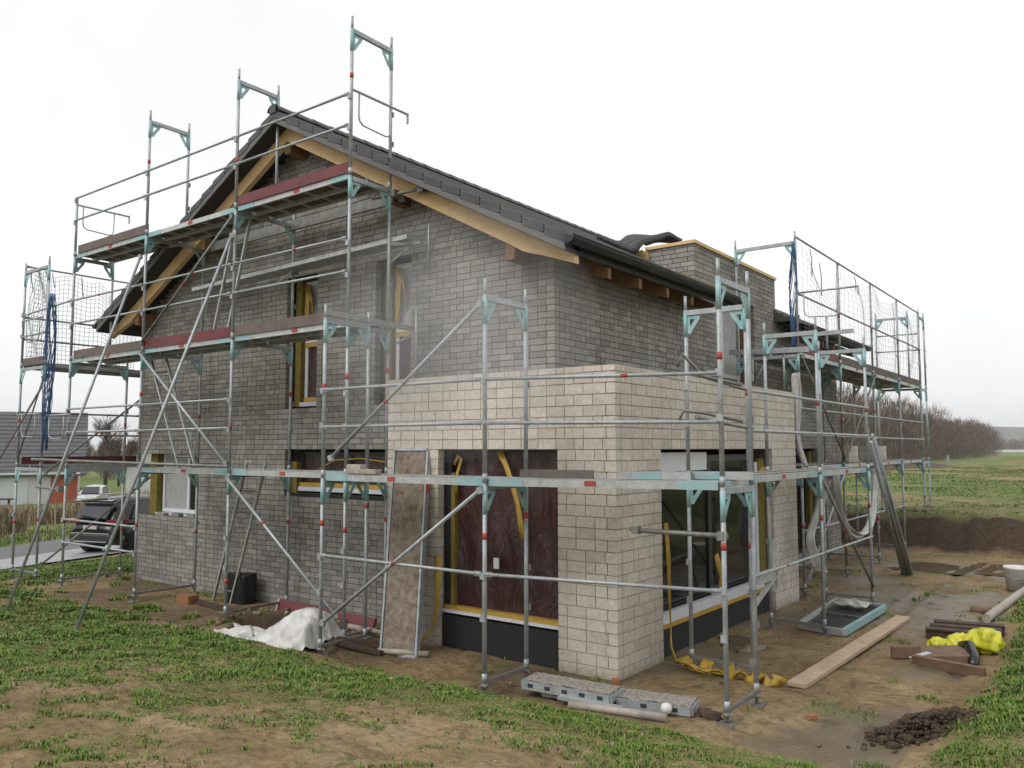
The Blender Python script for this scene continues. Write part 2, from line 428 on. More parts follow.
def cover(x, y):
    """grass cover 0..1"""
    x = np.asarray(x, float); y = np.asarray(y, float)
    sd = pit_sd(x, y)
    n = N1.fbm(x + 40, y, .6, 3) * .42 + N2.fbm(x, y + 9, 2.6, 3) * .38 + N3.fbm(x + 3, y, 9., 2) * .2
    band = np.exp(-((sd - 1.0) / .85) ** 2)
    thr = .52 - .165 * band
    # bare strip running along the front at the left, thick grass on the right bank
    strip = np.exp(-((y + 2.0 - .1 * (x + 8)) / .45) ** 2) * sstep(-3.4, -5.2, x)
    thr = thr + .14 * strip - .12 * sstep(3.0, 3.5, x) * (y > -2.5) + .015 * sstep(2.5, 5.5, sd)
    c = sstep(thr - .07, thr + .07, n) * sstep(.05, .3, sd)
    tf = N2.fbm(x + 2, y - 6, 3.4, 2) * .6 + N3.fbm(x, y, 8., 2) * .4
    c = np.maximum(c, .9 * sstep(.545, .63, tf) * sstep(.25, .9, sd))
    left = sstep(-11.3, -12.6, x)
    c = np.maximum(c, left * sstep(.36, .5, n))
    fld = sstep(15.36, 15.62, y + bank_w(x)) * sstep(-14, -8, x)
    c = np.maximum(c, fld * sstep(.32, .5, N1.fbm(x, y, .22, 4)))
    c = np.maximum(c, sstep(-20, -24, x))
    # little tufts on the trodden ground by the house
    c = np.maximum(c, .8 * sstep(.73, .78, N2.fbm(x - 5, y, 2.3, 2)) * (y > -1.2) * (y < 14))
    return np.clip(c, 0, 1)

def axis(lo, hi, step, far, growth):
    a = list(np.arange(lo, hi + 1e-6, step)); s = step; v = hi
    while v < far: s *= growth; v += s; a.append(v)
    s = step; v = lo; pre = []
    while v > -far: s *= growth; v -= s; pre.append(v)
    return np.array(pre[::-1] + a)
gx = axis(-14.5, 7.5, .055, 2600, 1.14); gy = axis(-9., 9., .055, 2600, 1.09)
X, Y = np.meshgrid(gx, gy, indexing='ij'); Z = hterr(X, Y)
nx, ny = X.shape
me = bpy.data.meshes.new('ground')
me.vertices.add(nx * ny); me.vertices.foreach_set('co', np.stack([X, Y, Z], -1).reshape(-1).astype(np.float32))
ii, jj = np.meshgrid(np.arange(nx - 1), np.arange(ny - 1), indexing='ij')
q = np.stack([ii * ny + jj, (ii + 1) * ny + jj, (ii + 1) * ny + jj + 1, ii * ny + jj + 1], -1).reshape(-1, 4)
me.loops.add(q.size); me.loops.foreach_set('vertex_index', q.reshape(-1).astype(np.int32))
me.polygons.add(len(q)); me.polygons.foreach_set('loop_start', (np.arange(len(q)) * 4).astype(np.int32))
me.polygons.foreach_set('loop_total', np.full(len(q), 4, np.int32)); me.polygons.foreach_set('use_smooth', np.ones(len(q), bool))
me.update()
at = me.attributes.new('cover', 'FLOAT', 'POINT'); at.data.foreach_set('value', (cover(X, Y) * (.42 + .58 * sstep(14, 30, np.hypot(X - CAM[0], Y - CAM[1])))).reshape(-1).astype(np.float32))
ydec = Y + bank_w(X)
soil = sstep(14.2, 14.5, ydec) * (1 - sstep(15.35, 15.7, ydec)) * sstep(-14, -8, X)
dh = np.sqrt(((X + 4.9) / 1.15) ** 2 + ((Y + .62) / .55) ** 2)
soil = np.maximum(soil, 1 - sstep(.8, 1.35, dh))
wetm = np.clip(sstep(.40, .60, N1.fbm(X, Y, .7, 3)) * (Y > -1.0) * (X < 2.9) * sstep(-2, 1, X) * (Y < 14), 0, 1)
soil = np.maximum(soil, .55 * (1 - sstep(.0, .25, pit_sd(X, Y))) * sstep(-12, -11, X) * (1 - sstep(-1.5, 1.5, X)) * (Y < 1) * sstep(.3, .6, N2.fbm(X, Y, 1.2, 3)))
soil = np.maximum(soil, .95 * (1 - sstep(.5, 1.1, np.sqrt(((X - 2.85 - .6 * (Y - .3)) / .3) ** 2 + ((Y - .3) / .5) ** 2) + .5 * (N2(X, Y, 6.) - .5))))
at = me.attributes.new('soil', 'FLOAT', 'POINT'); at.data.foreach_set('value', soil.reshape(-1).astype(np.float32))
at = me.attributes.new('wet', 'FLOAT', 'POINT'); at.data.foreach_set('value', wetm.reshape(-1).astype(np.float32))

m, nt, b = new_mat('trodden_earth_and_grass'); L = nt.links.new
tc = node(nt, 'ShaderNodeTexCoord')
n1 = node(nt, 'ShaderNodeTexNoise', Scale=.9, Detail=8., Roughness=.62); L(tc.outputs['Object'], n1.inputs['Vector'])
n2 = node(nt, 'ShaderNodeTexNoise', Scale=14., Detail=6., Roughness=.7); L(tc.outputs['Object'], n2.inputs['Vector'])
n3 = node(nt, 'ShaderNodeTexNoise', Scale=.12, Detail=6.); L(tc.outputs['Object'], n3.inputs['Vector'])
earth = ramp(nt, [(.28, (.165, .115, .054)), (.48, (.262, .19, .098)), (.7, (.36, .275, .16))]); L(n1.outputs['Fac'], earth.inputs['Fac'])
grit0 = ramp(nt, [(.3, (.58, .55, .52)), (.6, (1.1, 1.1, 1.1))]); L(n2.outputs['Fac'], grit0.inputs['Fac'])
n4 = node(nt, 'ShaderNodeTexNoise', Scale=4.2, Detail=7., Roughness=.7, Distortion=.6); L(tc.outputs['Object'], n4.inputs['Vector'])
blot = ramp(nt, [(.32, (.52, .48, .44)), (.47, (.95, .94, .92)), (.7, (1.12, 1.12, 1.12))]); L(n4.outputs['Fac'], blot.inputs['Fac'])
grit = node(nt, 'ShaderNodeMix', data_type='RGBA', blend_type='MULTIPLY'); grit.inputs[0].default_value = 1
L(grit0.outputs['Color'], grit.inputs[6]); L(blot.outputs['Color'], grit.inputs[7])
me1 = node(nt, 'ShaderNodeMix', data_type='RGBA', blend_type='MULTIPLY'); me1.inputs[0].default_value = 1
L(earth.outputs['Color'], me1.inputs[6]); L(grit.outputs[2], me1.inputs[7])
aw = node(nt, 'ShaderNodeAttribute', attribute_name='wet')
mw = node(nt, 'ShaderNodeMix', data_type='RGBA'); L(aw.outputs['Fac'], mw.inputs[0]); L(me1.outputs[2], mw.inputs[6])
wetc = ramp(nt, [(.3, (.125, .095, .056)), (.7, (.225, .18, .118))]); L(n1.outputs['Fac'], wetc.inputs['Fac']); L(wetc.outputs['Color'], mw.inputs[7])
aso = node(nt, 'ShaderNodeAttribute', attribute_name='soil')
ms = node(nt, 'ShaderNodeMix', data_type='RGBA'); L(aso.outputs['Fac'], ms.inputs[0]); L(mw.outputs[2], ms.inputs[6])
soc = ramp(nt, [(.3, (.035, .023, .015)), (.7, (.095, .063, .04))]); L(n2.outputs['Fac'], soc.inputs['Fac']); L(soc.outputs['Color'], ms.inputs[7])
ac = node(nt, 'ShaderNodeAttribute', attribute_name='cover')
gr = ramp(nt, [(.3, (.06, .125, .018)), (.52, (.10, .18, .03)), (.75, (.21, .175, .07))]); L(n3.outputs['Fac'], gr.inputs['Fac'])
mg = node(nt, 'ShaderNodeMix', data_type='RGBA')
amul = node(nt, 'ShaderNodeMath', operation='MULTIPLY'); amul.inputs[1].default_value = .8; L(ac.outputs['Fac'], amul.inputs[0])
L(amul.outputs[0], mg.inputs[0]); L(ms.outputs[2], mg.inputs[6])
gmul = node(nt, 'ShaderNodeMix', data_type='RGBA', blend_type='MULTIPLY'); gmul.inputs[0].default_value = 1
L(gr.outputs['Color'], gmul.inputs[6]); L(grit.outputs[2], gmul.inputs[7]); L(gmul.outputs[2], mg.inputs[7])
L(mg.outputs[2], b.inputs['Base Color'])
rr = node(nt, 'ShaderNodeMapRange'); rr.inputs[3].default_value = .92; rr.inputs[4].default_value = .36
L(aw.outputs['Fac'], rr.inputs[0]); L(rr.outputs[0], b.inputs['Roughness']); b.inputs['Specular IOR Level'].default_value = .3
bp0 = node(nt, 'ShaderNodeBump', Strength=.8, Distance=.08); L(n4.outputs['Fac'], bp0.inputs['Height'])
bp = node(nt, 'ShaderNodeBump', Strength=.85, Distance=.03); L(n2.outputs['Fac'], bp.inputs['Height']); L(bp0.outputs['Normal'], bp.inputs['Normal']); L(bp.outputs['Normal'], b.inputs['Normal'])
me.materials.append(m)
go = bpy.data.objects.new('ground', me); COL.objects.link(go); tag(go, kind='structure')

def gz(x, y): return float(hterr(x, y))

# ------------------------------------------------------------------ road along the left, running away
RD = Vector((-.45, .893)); RN = Vector((.893, .45))
def road_pt(t, n, dz):   # t along, n = signed offset along RN
    p = RD * t + RN * n
    return (p.x, p.y, float(hbase(p.x, p.y)) + dz)
def strip(name, n0, n1, dz, mat, lab=None):
    mb = MB()
    mb.grid(60, 5, lambda u, v: road_pt(-60 + 260 * u, n0 + (n1 - n0) * v, dz), smooth=False)
    o = mb.build(name, mat); return tag(o, kind='structure')
m_as = simple('wet_asphalt', (.05, .05, .052), .45, 0, var=.3, scale=2., bump=.2, bscale=80.)
m_pv = simple('wet_concrete_paving', (.3, .3, .3), .5, 0, var=.2, scale=1.5, bump=.1)
strip('road', -21.0, -17.6, .035, m_as)
strip('pavement', -17.6, -14.5, .05, m_pv)

# ------------------------------------------------------------------ puddles standing in the low spots
m_pd, ntp, bpd = new_mat('muddy_water'); bpd.inputs['Base Color'].default_value = (.13, .10, .06, 1); bpd.inputs['Roughness'].default_value = .06
for (px, py, r1, r2, lv) in ((2.22, .16, .34, .2, -.006), (1.55, 11.3, 1.3, .7, .002), (2.3, 12.4, .9, .5, .002), (.55, 2.6, .5, .4, -.002)):
    mb = MB(); c0 = len(mb.v); z = float(hterr(px, py)) + lv; mb.v.append((px, py, z)); nn = 40
    for k in range(nn):
        t = 2 * math.pi * k / nn; q = 1 + .25 * math.sin(3 * t + px) + .12 * math.sin(7 * t); mb.v.append((px + r1 * q * math.cos(t), py + r2 * q * math.sin(t), z))
    for k in range(nn): mb.face((c0, c0 + 1 + k, c0 + 1 + (k + 1) % nn))
    tag(mb.build('puddle', m_pd), kind='structure')
# ------------------------------------------------------------------ house
HX0, HX1, HY0, HY1 = -11.09, -1.2, .58, 12.9
XC = -6.145; RS = .523
def z_tile(x): return 7.905 - RS * abs(x - XC)     # top of tiles
def z_sof(x): return 7.695 - RS * abs(x - XC)      # underside of the roof
house = thing('house', 'unfinished two-storey house of grey brick with dark gable roof and pale brick extension', 'house', (-6.1, 6.7, 0))

def brick_wall(name, axis, face, sgn, u0, u1, z0, z1, course, bl, joint, depth, openings, mats, corners=(0, 0), ulim=None, top_cut=None, wild=.35):
    """real bricks laid course by course on a recessed mortar bed.
    axis 'y': the wall lies in plane y=face, u is x; axis 'x': plane x=face, u is y. sgn: outward direction.
    corners: for each end 0 = plain, 1 = full on even rows, 2 = full on odd rows (toothed corner)"""
    mb = MB()
    hb = (bl - joint) / 2
    def box(a, b, c, d, o, dep, mi):
        f0 = face + sgn * o; f1 = face - sgn * dep
        lo, hi = min(f0, f1), max(f0, f1)
        if axis == 'y': mb.box(a, b, lo, hi, c, d, mi)
        else: mb.box(lo, hi, a, b, c, d, mi)
    r = int(round((z0) / course)); z = z0
    while z < z1 - .02:
        zt = min(z + course, z1); zm = (z + zt) / 2
        a, b_ = u0, u1
        if ulim:
            lim = ulim(zm)
            if lim is None: break
            a, b_ = max(a, lim[0]), min(b_, lim[1])
        if corners[0] and (r % 2 == 0) != (corners[0] == 1): a = max(a, u0 + depth + joint)
        if corners[1] and (r % 2 == 0) != (corners[1] == 1): b_ = min(b_, u1 - depth - joint)
        iv = [(a, b_)]
        for (oa, ob, oz0, oz1) in openings:
            if oz0 < zm < oz1:
                nv = []
                for p, q_ in iv:
                    if ob <= p or oa >= q_: nv.append((p, q_))
                    else:
                        if oa > p + .02: nv.append((p, oa))
                        if ob < q_ - .02: nv.append((ob, q_))
                iv = nv
        for p, q_ in iv:
            box(p + .006, q_ - .006, z, zt, -.008, depth - .012, 1)
            c = p; first = True
            while c < q_ - .02:
                Lb = bl if random.random() > wild else hb
                if first and random.random() < .5: Lb = hb
                if q_ - (c + Lb + joint) < .07: Lb = q_ - c
                e = min(c + Lb, q_)
                box(c, e, z + joint * .5 + random.uniform(-.001, .001), zt - joint * .5 + random.uniform(-.001, .001), random.uniform(-.0015, .0015), depth, 0)
                c = e + joint; first = False
        z += course; r += 1
    return mb.build(name, mats, house)

GM = [MT['brick_grey'], MT['mortar_grey']]; PM = [MT['brick_pale'], MT['mortar_pale']]
def gab(z):
    h = (7.66 - z) / RS
    return None if h < .15 else (XC - h, XC + h)
W1 = (-11.2, -9.02, 1.25, 2.44); W2 = (-6.55, -5.77, 3.17, 5.33); W3 = (-4.44, -3.70, 3.17, 5.33); W4 = (-6.53, -3.5, 1.75, 2.5)
brick_wall('wall', 'y', HY0, -1, HX0, HX1, -.25, 7.6, .0833, .25 - .011, .011, .112, [W1, W2, W3, W4, (-3.52, HX1 + .2, -.3, 3.3)], GM, (1, 1), gab)
DY0, DY1 = 4.78, 8.68      # dormer
def eave_top(z): return None if z > 5.08 else (HY0, HY1)
EW = (9.6, 11.22, .1, 2.47); DW = (5.75, 7.48, 3.75, 5.26)
brick_wall('wall', 'x', HX1, 1, HY0, HY1, -.25, 5.08, .0833, .239, .011, .112, [(HY0 - .1, 5.9, -.3, 3.3), EW, DW], GM, (2, 0), eave_top)
brick_wall('wall', 'x', HX0, -1, HY0, HY1, -.25, 5.08, .0833, .239, .011, .112, [(HY0 - .1, 1.7, 1.25, 2.44)], GM, (2, 0))
brick_wall('wall', 'y', HY1, 1, HX0, HX1, -.25, 7.6, .0833, .239, .011, .112, [], GM, (0, 0), gab)
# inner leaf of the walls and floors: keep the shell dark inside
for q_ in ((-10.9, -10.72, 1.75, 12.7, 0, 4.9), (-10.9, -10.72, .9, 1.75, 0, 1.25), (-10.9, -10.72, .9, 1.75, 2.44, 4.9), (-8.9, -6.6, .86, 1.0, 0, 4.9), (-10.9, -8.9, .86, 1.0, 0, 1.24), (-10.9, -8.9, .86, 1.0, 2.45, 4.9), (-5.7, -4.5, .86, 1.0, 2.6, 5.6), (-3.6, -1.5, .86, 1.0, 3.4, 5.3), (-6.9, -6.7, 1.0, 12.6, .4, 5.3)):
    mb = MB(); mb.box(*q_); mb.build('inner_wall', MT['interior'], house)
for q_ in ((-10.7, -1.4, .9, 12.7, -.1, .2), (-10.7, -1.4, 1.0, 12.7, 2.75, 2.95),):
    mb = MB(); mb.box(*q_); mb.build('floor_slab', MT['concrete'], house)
# purlin gable strip of insulation behind the brick
# ---- extension
XX0, YY1, HX = -3.55, 6.02, 3.45
DO = (-2.63, -.77, -.3, 2.52); RO = (1.08, 4.9, -.3, 2.52)
brick_wall('extension_wall', 'y', 0, -1, XX0, 0, -.125, HX - .075, .125, .24, .011, .115, [DO], PM, (0, 1), wild=.14)
brick_wall('extension_wall', 'x', 0, 1, 0, YY1, -.125, HX - .075, .125, .24, .011, .115, [RO], PM, (2, 0), wild=.14)
brick_wall('top_course', 'y', 0, -1, XX0, 0, HX - .075, HX, .075, .24, .011, .115, [], PM, (0, 0), wild=.2)
brick_wall('top_course', 'x', 0, 1, .126, YY1, HX - .075, HX, .075, .24, .011, .115, [], PM, (0, 0), wild=.2)
brick_wall('extension_wall', 'x', XX0, -1, .126, .575, -.125, HX, .125, .24, .011, .115, [], PM, (0, 0))
brick_wall('extension_wall', 'y', YY1, 1, HX1 + .01, -.126, -.125, HX, .125, .24, .011, .115, [], PM, (0, 0))
mb = MB(); mb.box(XX0 + .13, -.13, .13, YY1 - .13, 3.18, 3.36); mb.box(-1.18, -.13, .9, 5.9, 2.62, 3.18); mb.box(XX0 + .13, -.13, .14, .34, 2.62, 3.18)
mb.box(-.34, -.14, .34, 5.88, 2.62, 3.178)
mb.build('flat_roof', MT['concrete'], house)
for q_ in ((-3.4, -2.66, .13, .32, 0, 2.6), (-.74, -.14, .13, .32, 0, 2.6), (-.32, -.13, .33, 1.05, 0, 2.6), (-.32, -.13, 4.93, 5.9, 0, 2.6),):
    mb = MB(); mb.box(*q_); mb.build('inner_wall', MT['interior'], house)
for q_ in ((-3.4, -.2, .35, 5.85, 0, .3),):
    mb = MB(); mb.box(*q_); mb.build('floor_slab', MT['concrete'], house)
for q_ in ((-3.42, -3.4, .35, 5.85, .3, 2.6), (-3.4, -.2, 5.8, 5.82, .3, 2.6),):  # back walls added to keep the extension dark inside
    mb = MB(); mb.box(*q_); mb.build('darkening_wall', MT['interior'], house)

# bitumen coated plinth seen under the big openings
mb = MB(); mb.box(-2.62, -.78, .09, .13, -.3, .40); mb.build('plinth', MT['bitumen'], house)
mb = MB(); mb.box(-.13, -.09, 1.09, 4.89, -.3, .34); mb.build('plinth', MT['bitumen'], house)

# ---- roof
mb = MB(); yA, yB = -.06, 13.42
n = 17
xe = 5.58       # half width of the roof
for s in (-1, 1):
    for i in range(n):
        a0 = xe * i / n; a1 = xe * (i + 1) / n + .02
        x0 = XC + s * a0; x1 = XC + s * a1
        za = z_tile(x0) - .012; zb = z_tile(x1) + .022
        def p(x, y, z): return (x, y, z)
        ys = [yA, DY0 + .0, DY1, yB]
        for k in range(3):
            if s == 1 and k == 1 and a1 > 3.75: continue          # the dormer interrupts the eaves
            ya, yb = ys[k], ys[k + 1]
            mb.hexa([p(x0, ya, za - .03), p(x1, ya, zb - .03), p(x1, yb, zb - .03), p(x0, yb, za - .03),
                     p(x0, ya, za), p(x1, ya, zb), p(x1, yb, zb), p(x0, yb, za)])
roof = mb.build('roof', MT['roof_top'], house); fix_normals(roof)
# verge: one stepped slab per course on the gable edge, plus the pale drip band beneath
for yy, th in ((-.075, .03), (13.41, .03)):
    for s in (-1, 1):
        mb = MB(); mg_ = MB()
        for i in range(n):
            a0 = xe * i / n; a1 = xe * (i + 1) / n - .012
            x0 = XC + s * a0; x1 = XC + s * a1
            mb.hexa([(x0, yy, z_tile(x0) - .125), (x1, yy, z_tile(x1) - .09), (x1, yy + th, z_tile(x1) - .09), (x0, yy + th, z_tile(x0) - .125),
                     (x0, yy, z_tile(x0) - .025), (x1, yy, z_tile(x1) + .012), (x1, yy + th, z_tile(x1) + .012), (x0, yy + th, z_tile(x0) - .025)])
        x1 = XC + s * (xe - .05)
        mg_.hexa([(XC, yy + .008, z_tile(XC) - .20), (x1, yy + .008, z_tile(x1) - .20), (x1, yy + .03, z_tile(x1) - .20), (XC, yy + .03, z_tile(XC) - .20),
                  (XC, yy + .008, z_tile(XC) - .105), (x1, yy + .008, z_tile(x1) - .105), (x1, yy + .03, z_tile(x1) - .105), (XC, yy + .03, z_tile(XC) - .105)])
        vg = mb.build('verge_tile', MT['tile'], roof); fix_normals(vg)
        vd = mg_.build('drip_board', MT['verge'], roof); fix_normals(vd)
mb = MB()
for s in (-1, 1):
    x1 = XC + s * (xe - .06)
    for (ya, yb, xl) in ((-.04, DY0, x1), (DY0, DY1, x1 if s < 0 else XC + 3.6), (DY1, 13.4, x1)):
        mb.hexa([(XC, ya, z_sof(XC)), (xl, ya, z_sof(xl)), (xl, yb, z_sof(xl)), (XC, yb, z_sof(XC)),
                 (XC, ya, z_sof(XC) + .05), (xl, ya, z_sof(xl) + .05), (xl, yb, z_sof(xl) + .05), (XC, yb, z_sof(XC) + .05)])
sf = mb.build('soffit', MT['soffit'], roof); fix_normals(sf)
mb = MB(); k = 0; y = -.09
while y < 13.3:       # half round ridge caps, each lapping the last
    pr = []
    mb.grid(2, 9, lambda u, v: (XC + math.cos(math.pi * v) * (.13 + .012 * (1 - u)), y + .42 * u, 7.86 + math.sin(math.pi * v) * (.10 + .012 * (1 - u)) + .02))
    y += .38
mb.obox((XC, -.085, 7.91), (.16, .02, .13)); mb.build('ridge_cap', MT['tile'], roof)

# barge rafters with the shaped tail
def barge(s):
    mb = MB(); P_ = lambda d, z: (XC + s * d, .2, z)
    zt = lambda d: 7.69 - RS * d
    zb = lambda d: 7.33 - .527 * d + (.0 if d > 0 else 0)
    zb0 = 7.33
    poly = [P_(0, zt(0)), P_(0, zb0)]
    for d in (1, 2, 3, 4, 4.5): poly.append(P_(d, 7.475 - .527 * d - .0) if False else P_(d, 4.235 + .527 * (6.145 - d) - .14 * 0))
    poly += [P_(4.75, 4.235 + .527 * 1.395 - .01), P_(5.0, 4.9 - .015), P_(5.5, 4.71)]
    poly += [P_(5.5, 4.86)]
    poly[1] = P_(0, 4.235 + .527 * 6.145)
    return poly, mb
for s in (-1, 1):
    poly, mb = barge(s)
    mb.prism(poly, (0, .09, 0)); o = mb.build('barge_board', MT['wood'], house); fix_normals(o)
for d in (0, 2.35, 4.52):
    for s in ((1,) if d == 0 else (-1, 1)):
        x = XC + s * d; zt = 4.235 + .527 * (6.145 - d)
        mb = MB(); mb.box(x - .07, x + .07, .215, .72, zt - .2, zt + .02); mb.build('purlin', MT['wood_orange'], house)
y = 1.0
while y < 13:
    if not (DY0 - .1 < y < DY1 + .1):
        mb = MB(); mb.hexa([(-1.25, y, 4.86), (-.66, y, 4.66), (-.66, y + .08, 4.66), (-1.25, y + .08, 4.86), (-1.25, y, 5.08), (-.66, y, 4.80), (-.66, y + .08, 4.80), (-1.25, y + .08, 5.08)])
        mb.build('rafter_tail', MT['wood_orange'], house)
    y += .82
for q_ in ((-11.65, -11.62, .32, 13.3), (-.66, -.635, .32, 5.2), (-.66, -.635, DY1 + .1, 13.3)):
    mb = MB(); mb.box(*q_, 4.86, 4.95); mb.build('eaves_board', MT['soffit'], house)  # near-black colour holds the eave shade on these boards
def gutter(x, y0, y1, z, r=.085):
    mb = MB()
    prof = []
    mb.grid(2, 13, lambda u, v: (x + r * math.cos(math.pi + math.pi * v), y0 + (y1 - y0) * u, z + r * math.sin(math.pi + math.pi * v)))
    mb.grid(2, 13, lambda u, v: (x + (r - .006) * math.cos(math.pi + math.pi * v), y0 + (y1 - y0) * u, z + (r - .006) * math.sin(math.pi + math.pi * v)))
    for yy in (y0, y1):
        c = len(mb.v); mb.v.append((x, yy, z))
        for k in range(13): mb.v.append((x + r * math.cos(math.pi + math.pi * k / 12), yy, z + r * math.sin(math.pi + math.pi * k / 12)))
        for k in range(12): mb.face((c, c + 1 + k, c + 2 + k))
    mb.tube((x + r, y0, z), (x + r, y1, z), .011)
    yy = y0 + .02
    while yy < y1:
        mb.grid(2, 13, lambda u, v: (x + (r + .007) * math.cos(math.pi + math.pi * v), yy + .03 * u, z + (r + .007) * math.sin(math.pi + math.pi * v)))
        yy += .8
    return mb.build('gutter', MT['gutter'], house)
gutter(-.55, -.09, 5.2, 4.97); gutter(-.55, DY1 + .06, 13.42, 4.97); gutter(-11.74, -.09, 13.42, 4.97)

# ---- dormer flush with the eaves wall
dormer = brick_wall('dormer_wall', 'x', HX1, 1, DY0, DY1, 5.0815, 5.96, .0833, .239, .011, .112, [DW], GM, (1, 1))
brick_wall('dormer_wall', 'y', DY0, -1, -2.75, HX1, 5.0815, 5.96, .0833, .239, .011, .112, [], GM, (0, 2), lambda z: (max(-2.75, XC + (7.92 - z) / RS - .06), HX1))
brick_wall('dormer_wall', 'y', DY1, 1, -2.75, HX1, 5.0815, 5.96, .0833, .239, .011, .112, [], GM, (0, 2), lambda z: (max(-2.75, XC + (7.92 - z) / RS - .06), HX1))
mb = MB(); mb.box(-1.42, HX1 + .03, DY0 - .035, DY1 + .035, 5.962, 6.018); mb.box(-2.1, -1.42, DY0 - .035, DY0 + .16, 5.962, 6.015); mb.box(-2.6, -1.42, DY1 - .16, DY1 + .035, 5.962, 6.015)
mb.build('dormer_coping', MT['wood'], house)
mb = MB(); mb.box(-3.2, -1.3, DY0 + .05, DY1 - .05, 5.84, 5.94); mb.build('dormer_roof', MT['membrane'], house)
mb = MB(); mb.box(-2.62, -2.05, DY0 - .015, DY0 + .1, 5.80, 5.95); mb.obox((-2.35, DY0 - .03, 5.82), (.5, .05, .1), (0, R(-27), 0)); mb.box(-1.22, -1.0, DY0 - .02, DY0 + .33, 5.07, 5.13); mb.build('dormer_blocking', MT['wood'], house)
def mem(u, v):
    y = 4.35 + 1.85 * u; x = -2.85 + .75 * v
    z = 5.78 + .70 * math.sin(math.pi / 2 * min(1, u * 1.05)) ** .85 - .10 * u * v + .025 * math.sin(11 * u + 6 * v) + .015 * math.sin(23 * u - 9 * v)
    return (x, y, max(z, z_tile(x) + .03))
mb = MB(); mb.grid(22, 10, mem); mo = mb.build('roof_membrane', MT['membrane'], house)
sm_ = mo.modifiers.new('thickness', 'SOLIDIFY'); sm_.thickness = .09; sm_.offset = -1
mb = MB(); mb.obox((-2.65, 4.45, 5.98), (.16, .22, .14)); mb.tube((-2.72, 4.4, 6.05), (-2.72, 5.1, 6.0), .06); mb.build('membrane_roll', MT['membrane'], house)
# left-over roof felt strip lying along the eaves by the dormer
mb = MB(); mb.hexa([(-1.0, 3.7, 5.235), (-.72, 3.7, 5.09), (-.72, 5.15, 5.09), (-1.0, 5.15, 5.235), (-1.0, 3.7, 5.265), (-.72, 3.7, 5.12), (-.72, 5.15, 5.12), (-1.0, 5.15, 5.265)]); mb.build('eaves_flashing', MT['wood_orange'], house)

# ---- windows.  plane 'y': frame lies in plane y=d, u is x
def window(axis, d, u0, u1, z0, z1, mull=(), trans=(), fw=.07, mat='frame_white', panes='glass', out=-1, bottom=None):
    def bx(mb, a, b, c, e, t0, t1):
        lo, hi = d - t0, d + t1
        if axis == 'y': mb.box(a, b, lo, hi, c, e)
        else: mb.box(lo, hi, a, b, c, e)
    mb = MB()
    bx(mb, u0, u0 + fw, z0, z1, .035, .035); bx(mb, u1 - fw, u1, z0, z1, .035, .035)
    bx(mb, u0 + fw, u1 - fw, z1 - fw, z1, .034, .034); bx(mb, u0 + fw, u1 - fw, z0, z0 + fw, .034, .034)
    for q in mull: bx(mb, q - fw * .6, q + fw * .6, z0 + fw, z1 - fw, .033, .033)
    for q in trans: bx(mb, u0 + fw, u1 - fw, q - fw * .6, q + fw * .6, .031, .031)
    fr = mb.build('window', MT[mat], house)
    us = [u0 + fw] + [q for q in mull] + [u1 - fw]; zs = [z0 + fw] + [q for q in trans] + [z1 - fw]
    k = 0
    for i in range(len(us) - 1):
        for j in range(len(zs) - 1):
            pm = panes if isinstance(panes, str) else panes[k % len(panes)]
            pb = MB(); bx(pb, us[i] - .004, us[i + 1] + .004, zs[j] - .004, zs[j + 1] + .004, .008, .008)
            pb.build('pane', MT[pm], fr); k += 1
    return fr
# corner opening at the left end of the gable
window('y', .86, -10.6, -9.04, 1.3, 2.44, mull=(-9.72,), panes=('clear_film', 'glass'))
mb = MB(); mb.box(-10.88, -10.64, .72, .93, 1.25, 2.45); mb.build('insulation', MT['insul'], house)
mb = MB(); mb.box(-10.62, -9.03, .70, .84, 1.24, 1.29); mb.build('window_sill', MT['frame_white'], house)
mb = MB()
for i in range(3): mb.box(-10.4 + i * .5, -10.15 + i * .5, .60, .69, 1.235, 1.30 + .01 * i)
mb.build('sill_brick', MT['brick_grey'], house)
HT = []
# upper slim window and french window
for (a, b_) in ((W2[0], W2[1]), (W3[0], W3[1])):
    window('y', .83, a + .22, b_, 3.26, 5.28, trans=(4.3,), panes=('maroon', 'clear_film'))
    mb = MB(); mb.box(a + .06, a + .2, .72, .84, 3.2, 5.3); mb.build('insulation', MT['insul'], house)
    mb = MB(); mb.box(a + .2, b_ - .01, .71, .78, 3.2, 3.27); mb.build('window_sill', MT['frame_white'], house)
    for zz in (4.18, 3.28):
        mb = MB(); mb.box(a + .22, b_ - .01, .78, .795, zz, zz + .07); mb.build('sealing_tape', MT['yellow_tape'], house)
    HT.append((a, b_))
# wide kitchen window
window('y', .83, W4[0] + .15, W4[1], 1.9, 2.46, mull=(-5.2,), panes='maroon', fw=.05, mat='frame_dark')
mb = MB(); mb.box(W4[0] + .02, W4[0] + .16, .70, .86, 1.8, 2.3); mb.build('insulation', MT['insul'], house)
mb = MB(); mb.box(W4[0] + .15, W4[1], .755, .79, 1.905, 1.965); mb.build('sealing_tape', MT['yellow_tape'], house)
mb = MB(); mb.box(W4[0] + .15, W4[1], .73, .79, 1.83, 1.90); mb.build('window_sill', MT['frame_white'], house)
mb = MB(); mb.box(W4[0] + .1, W4[1], .60, .80, 1.752, 1.80); mb.build('sill_bed', MT['bitumen'], house)
mb = MB()
mb.path([(-5.95, .74, 2.15), (-5.5, .74, 2.33), (-4.9, .74, 2.36), (-4.3, .74, 2.31), (-3.7, .74, 2.22)], .012); mb.build('sealing_cord', MT['yellow_tape'], house)
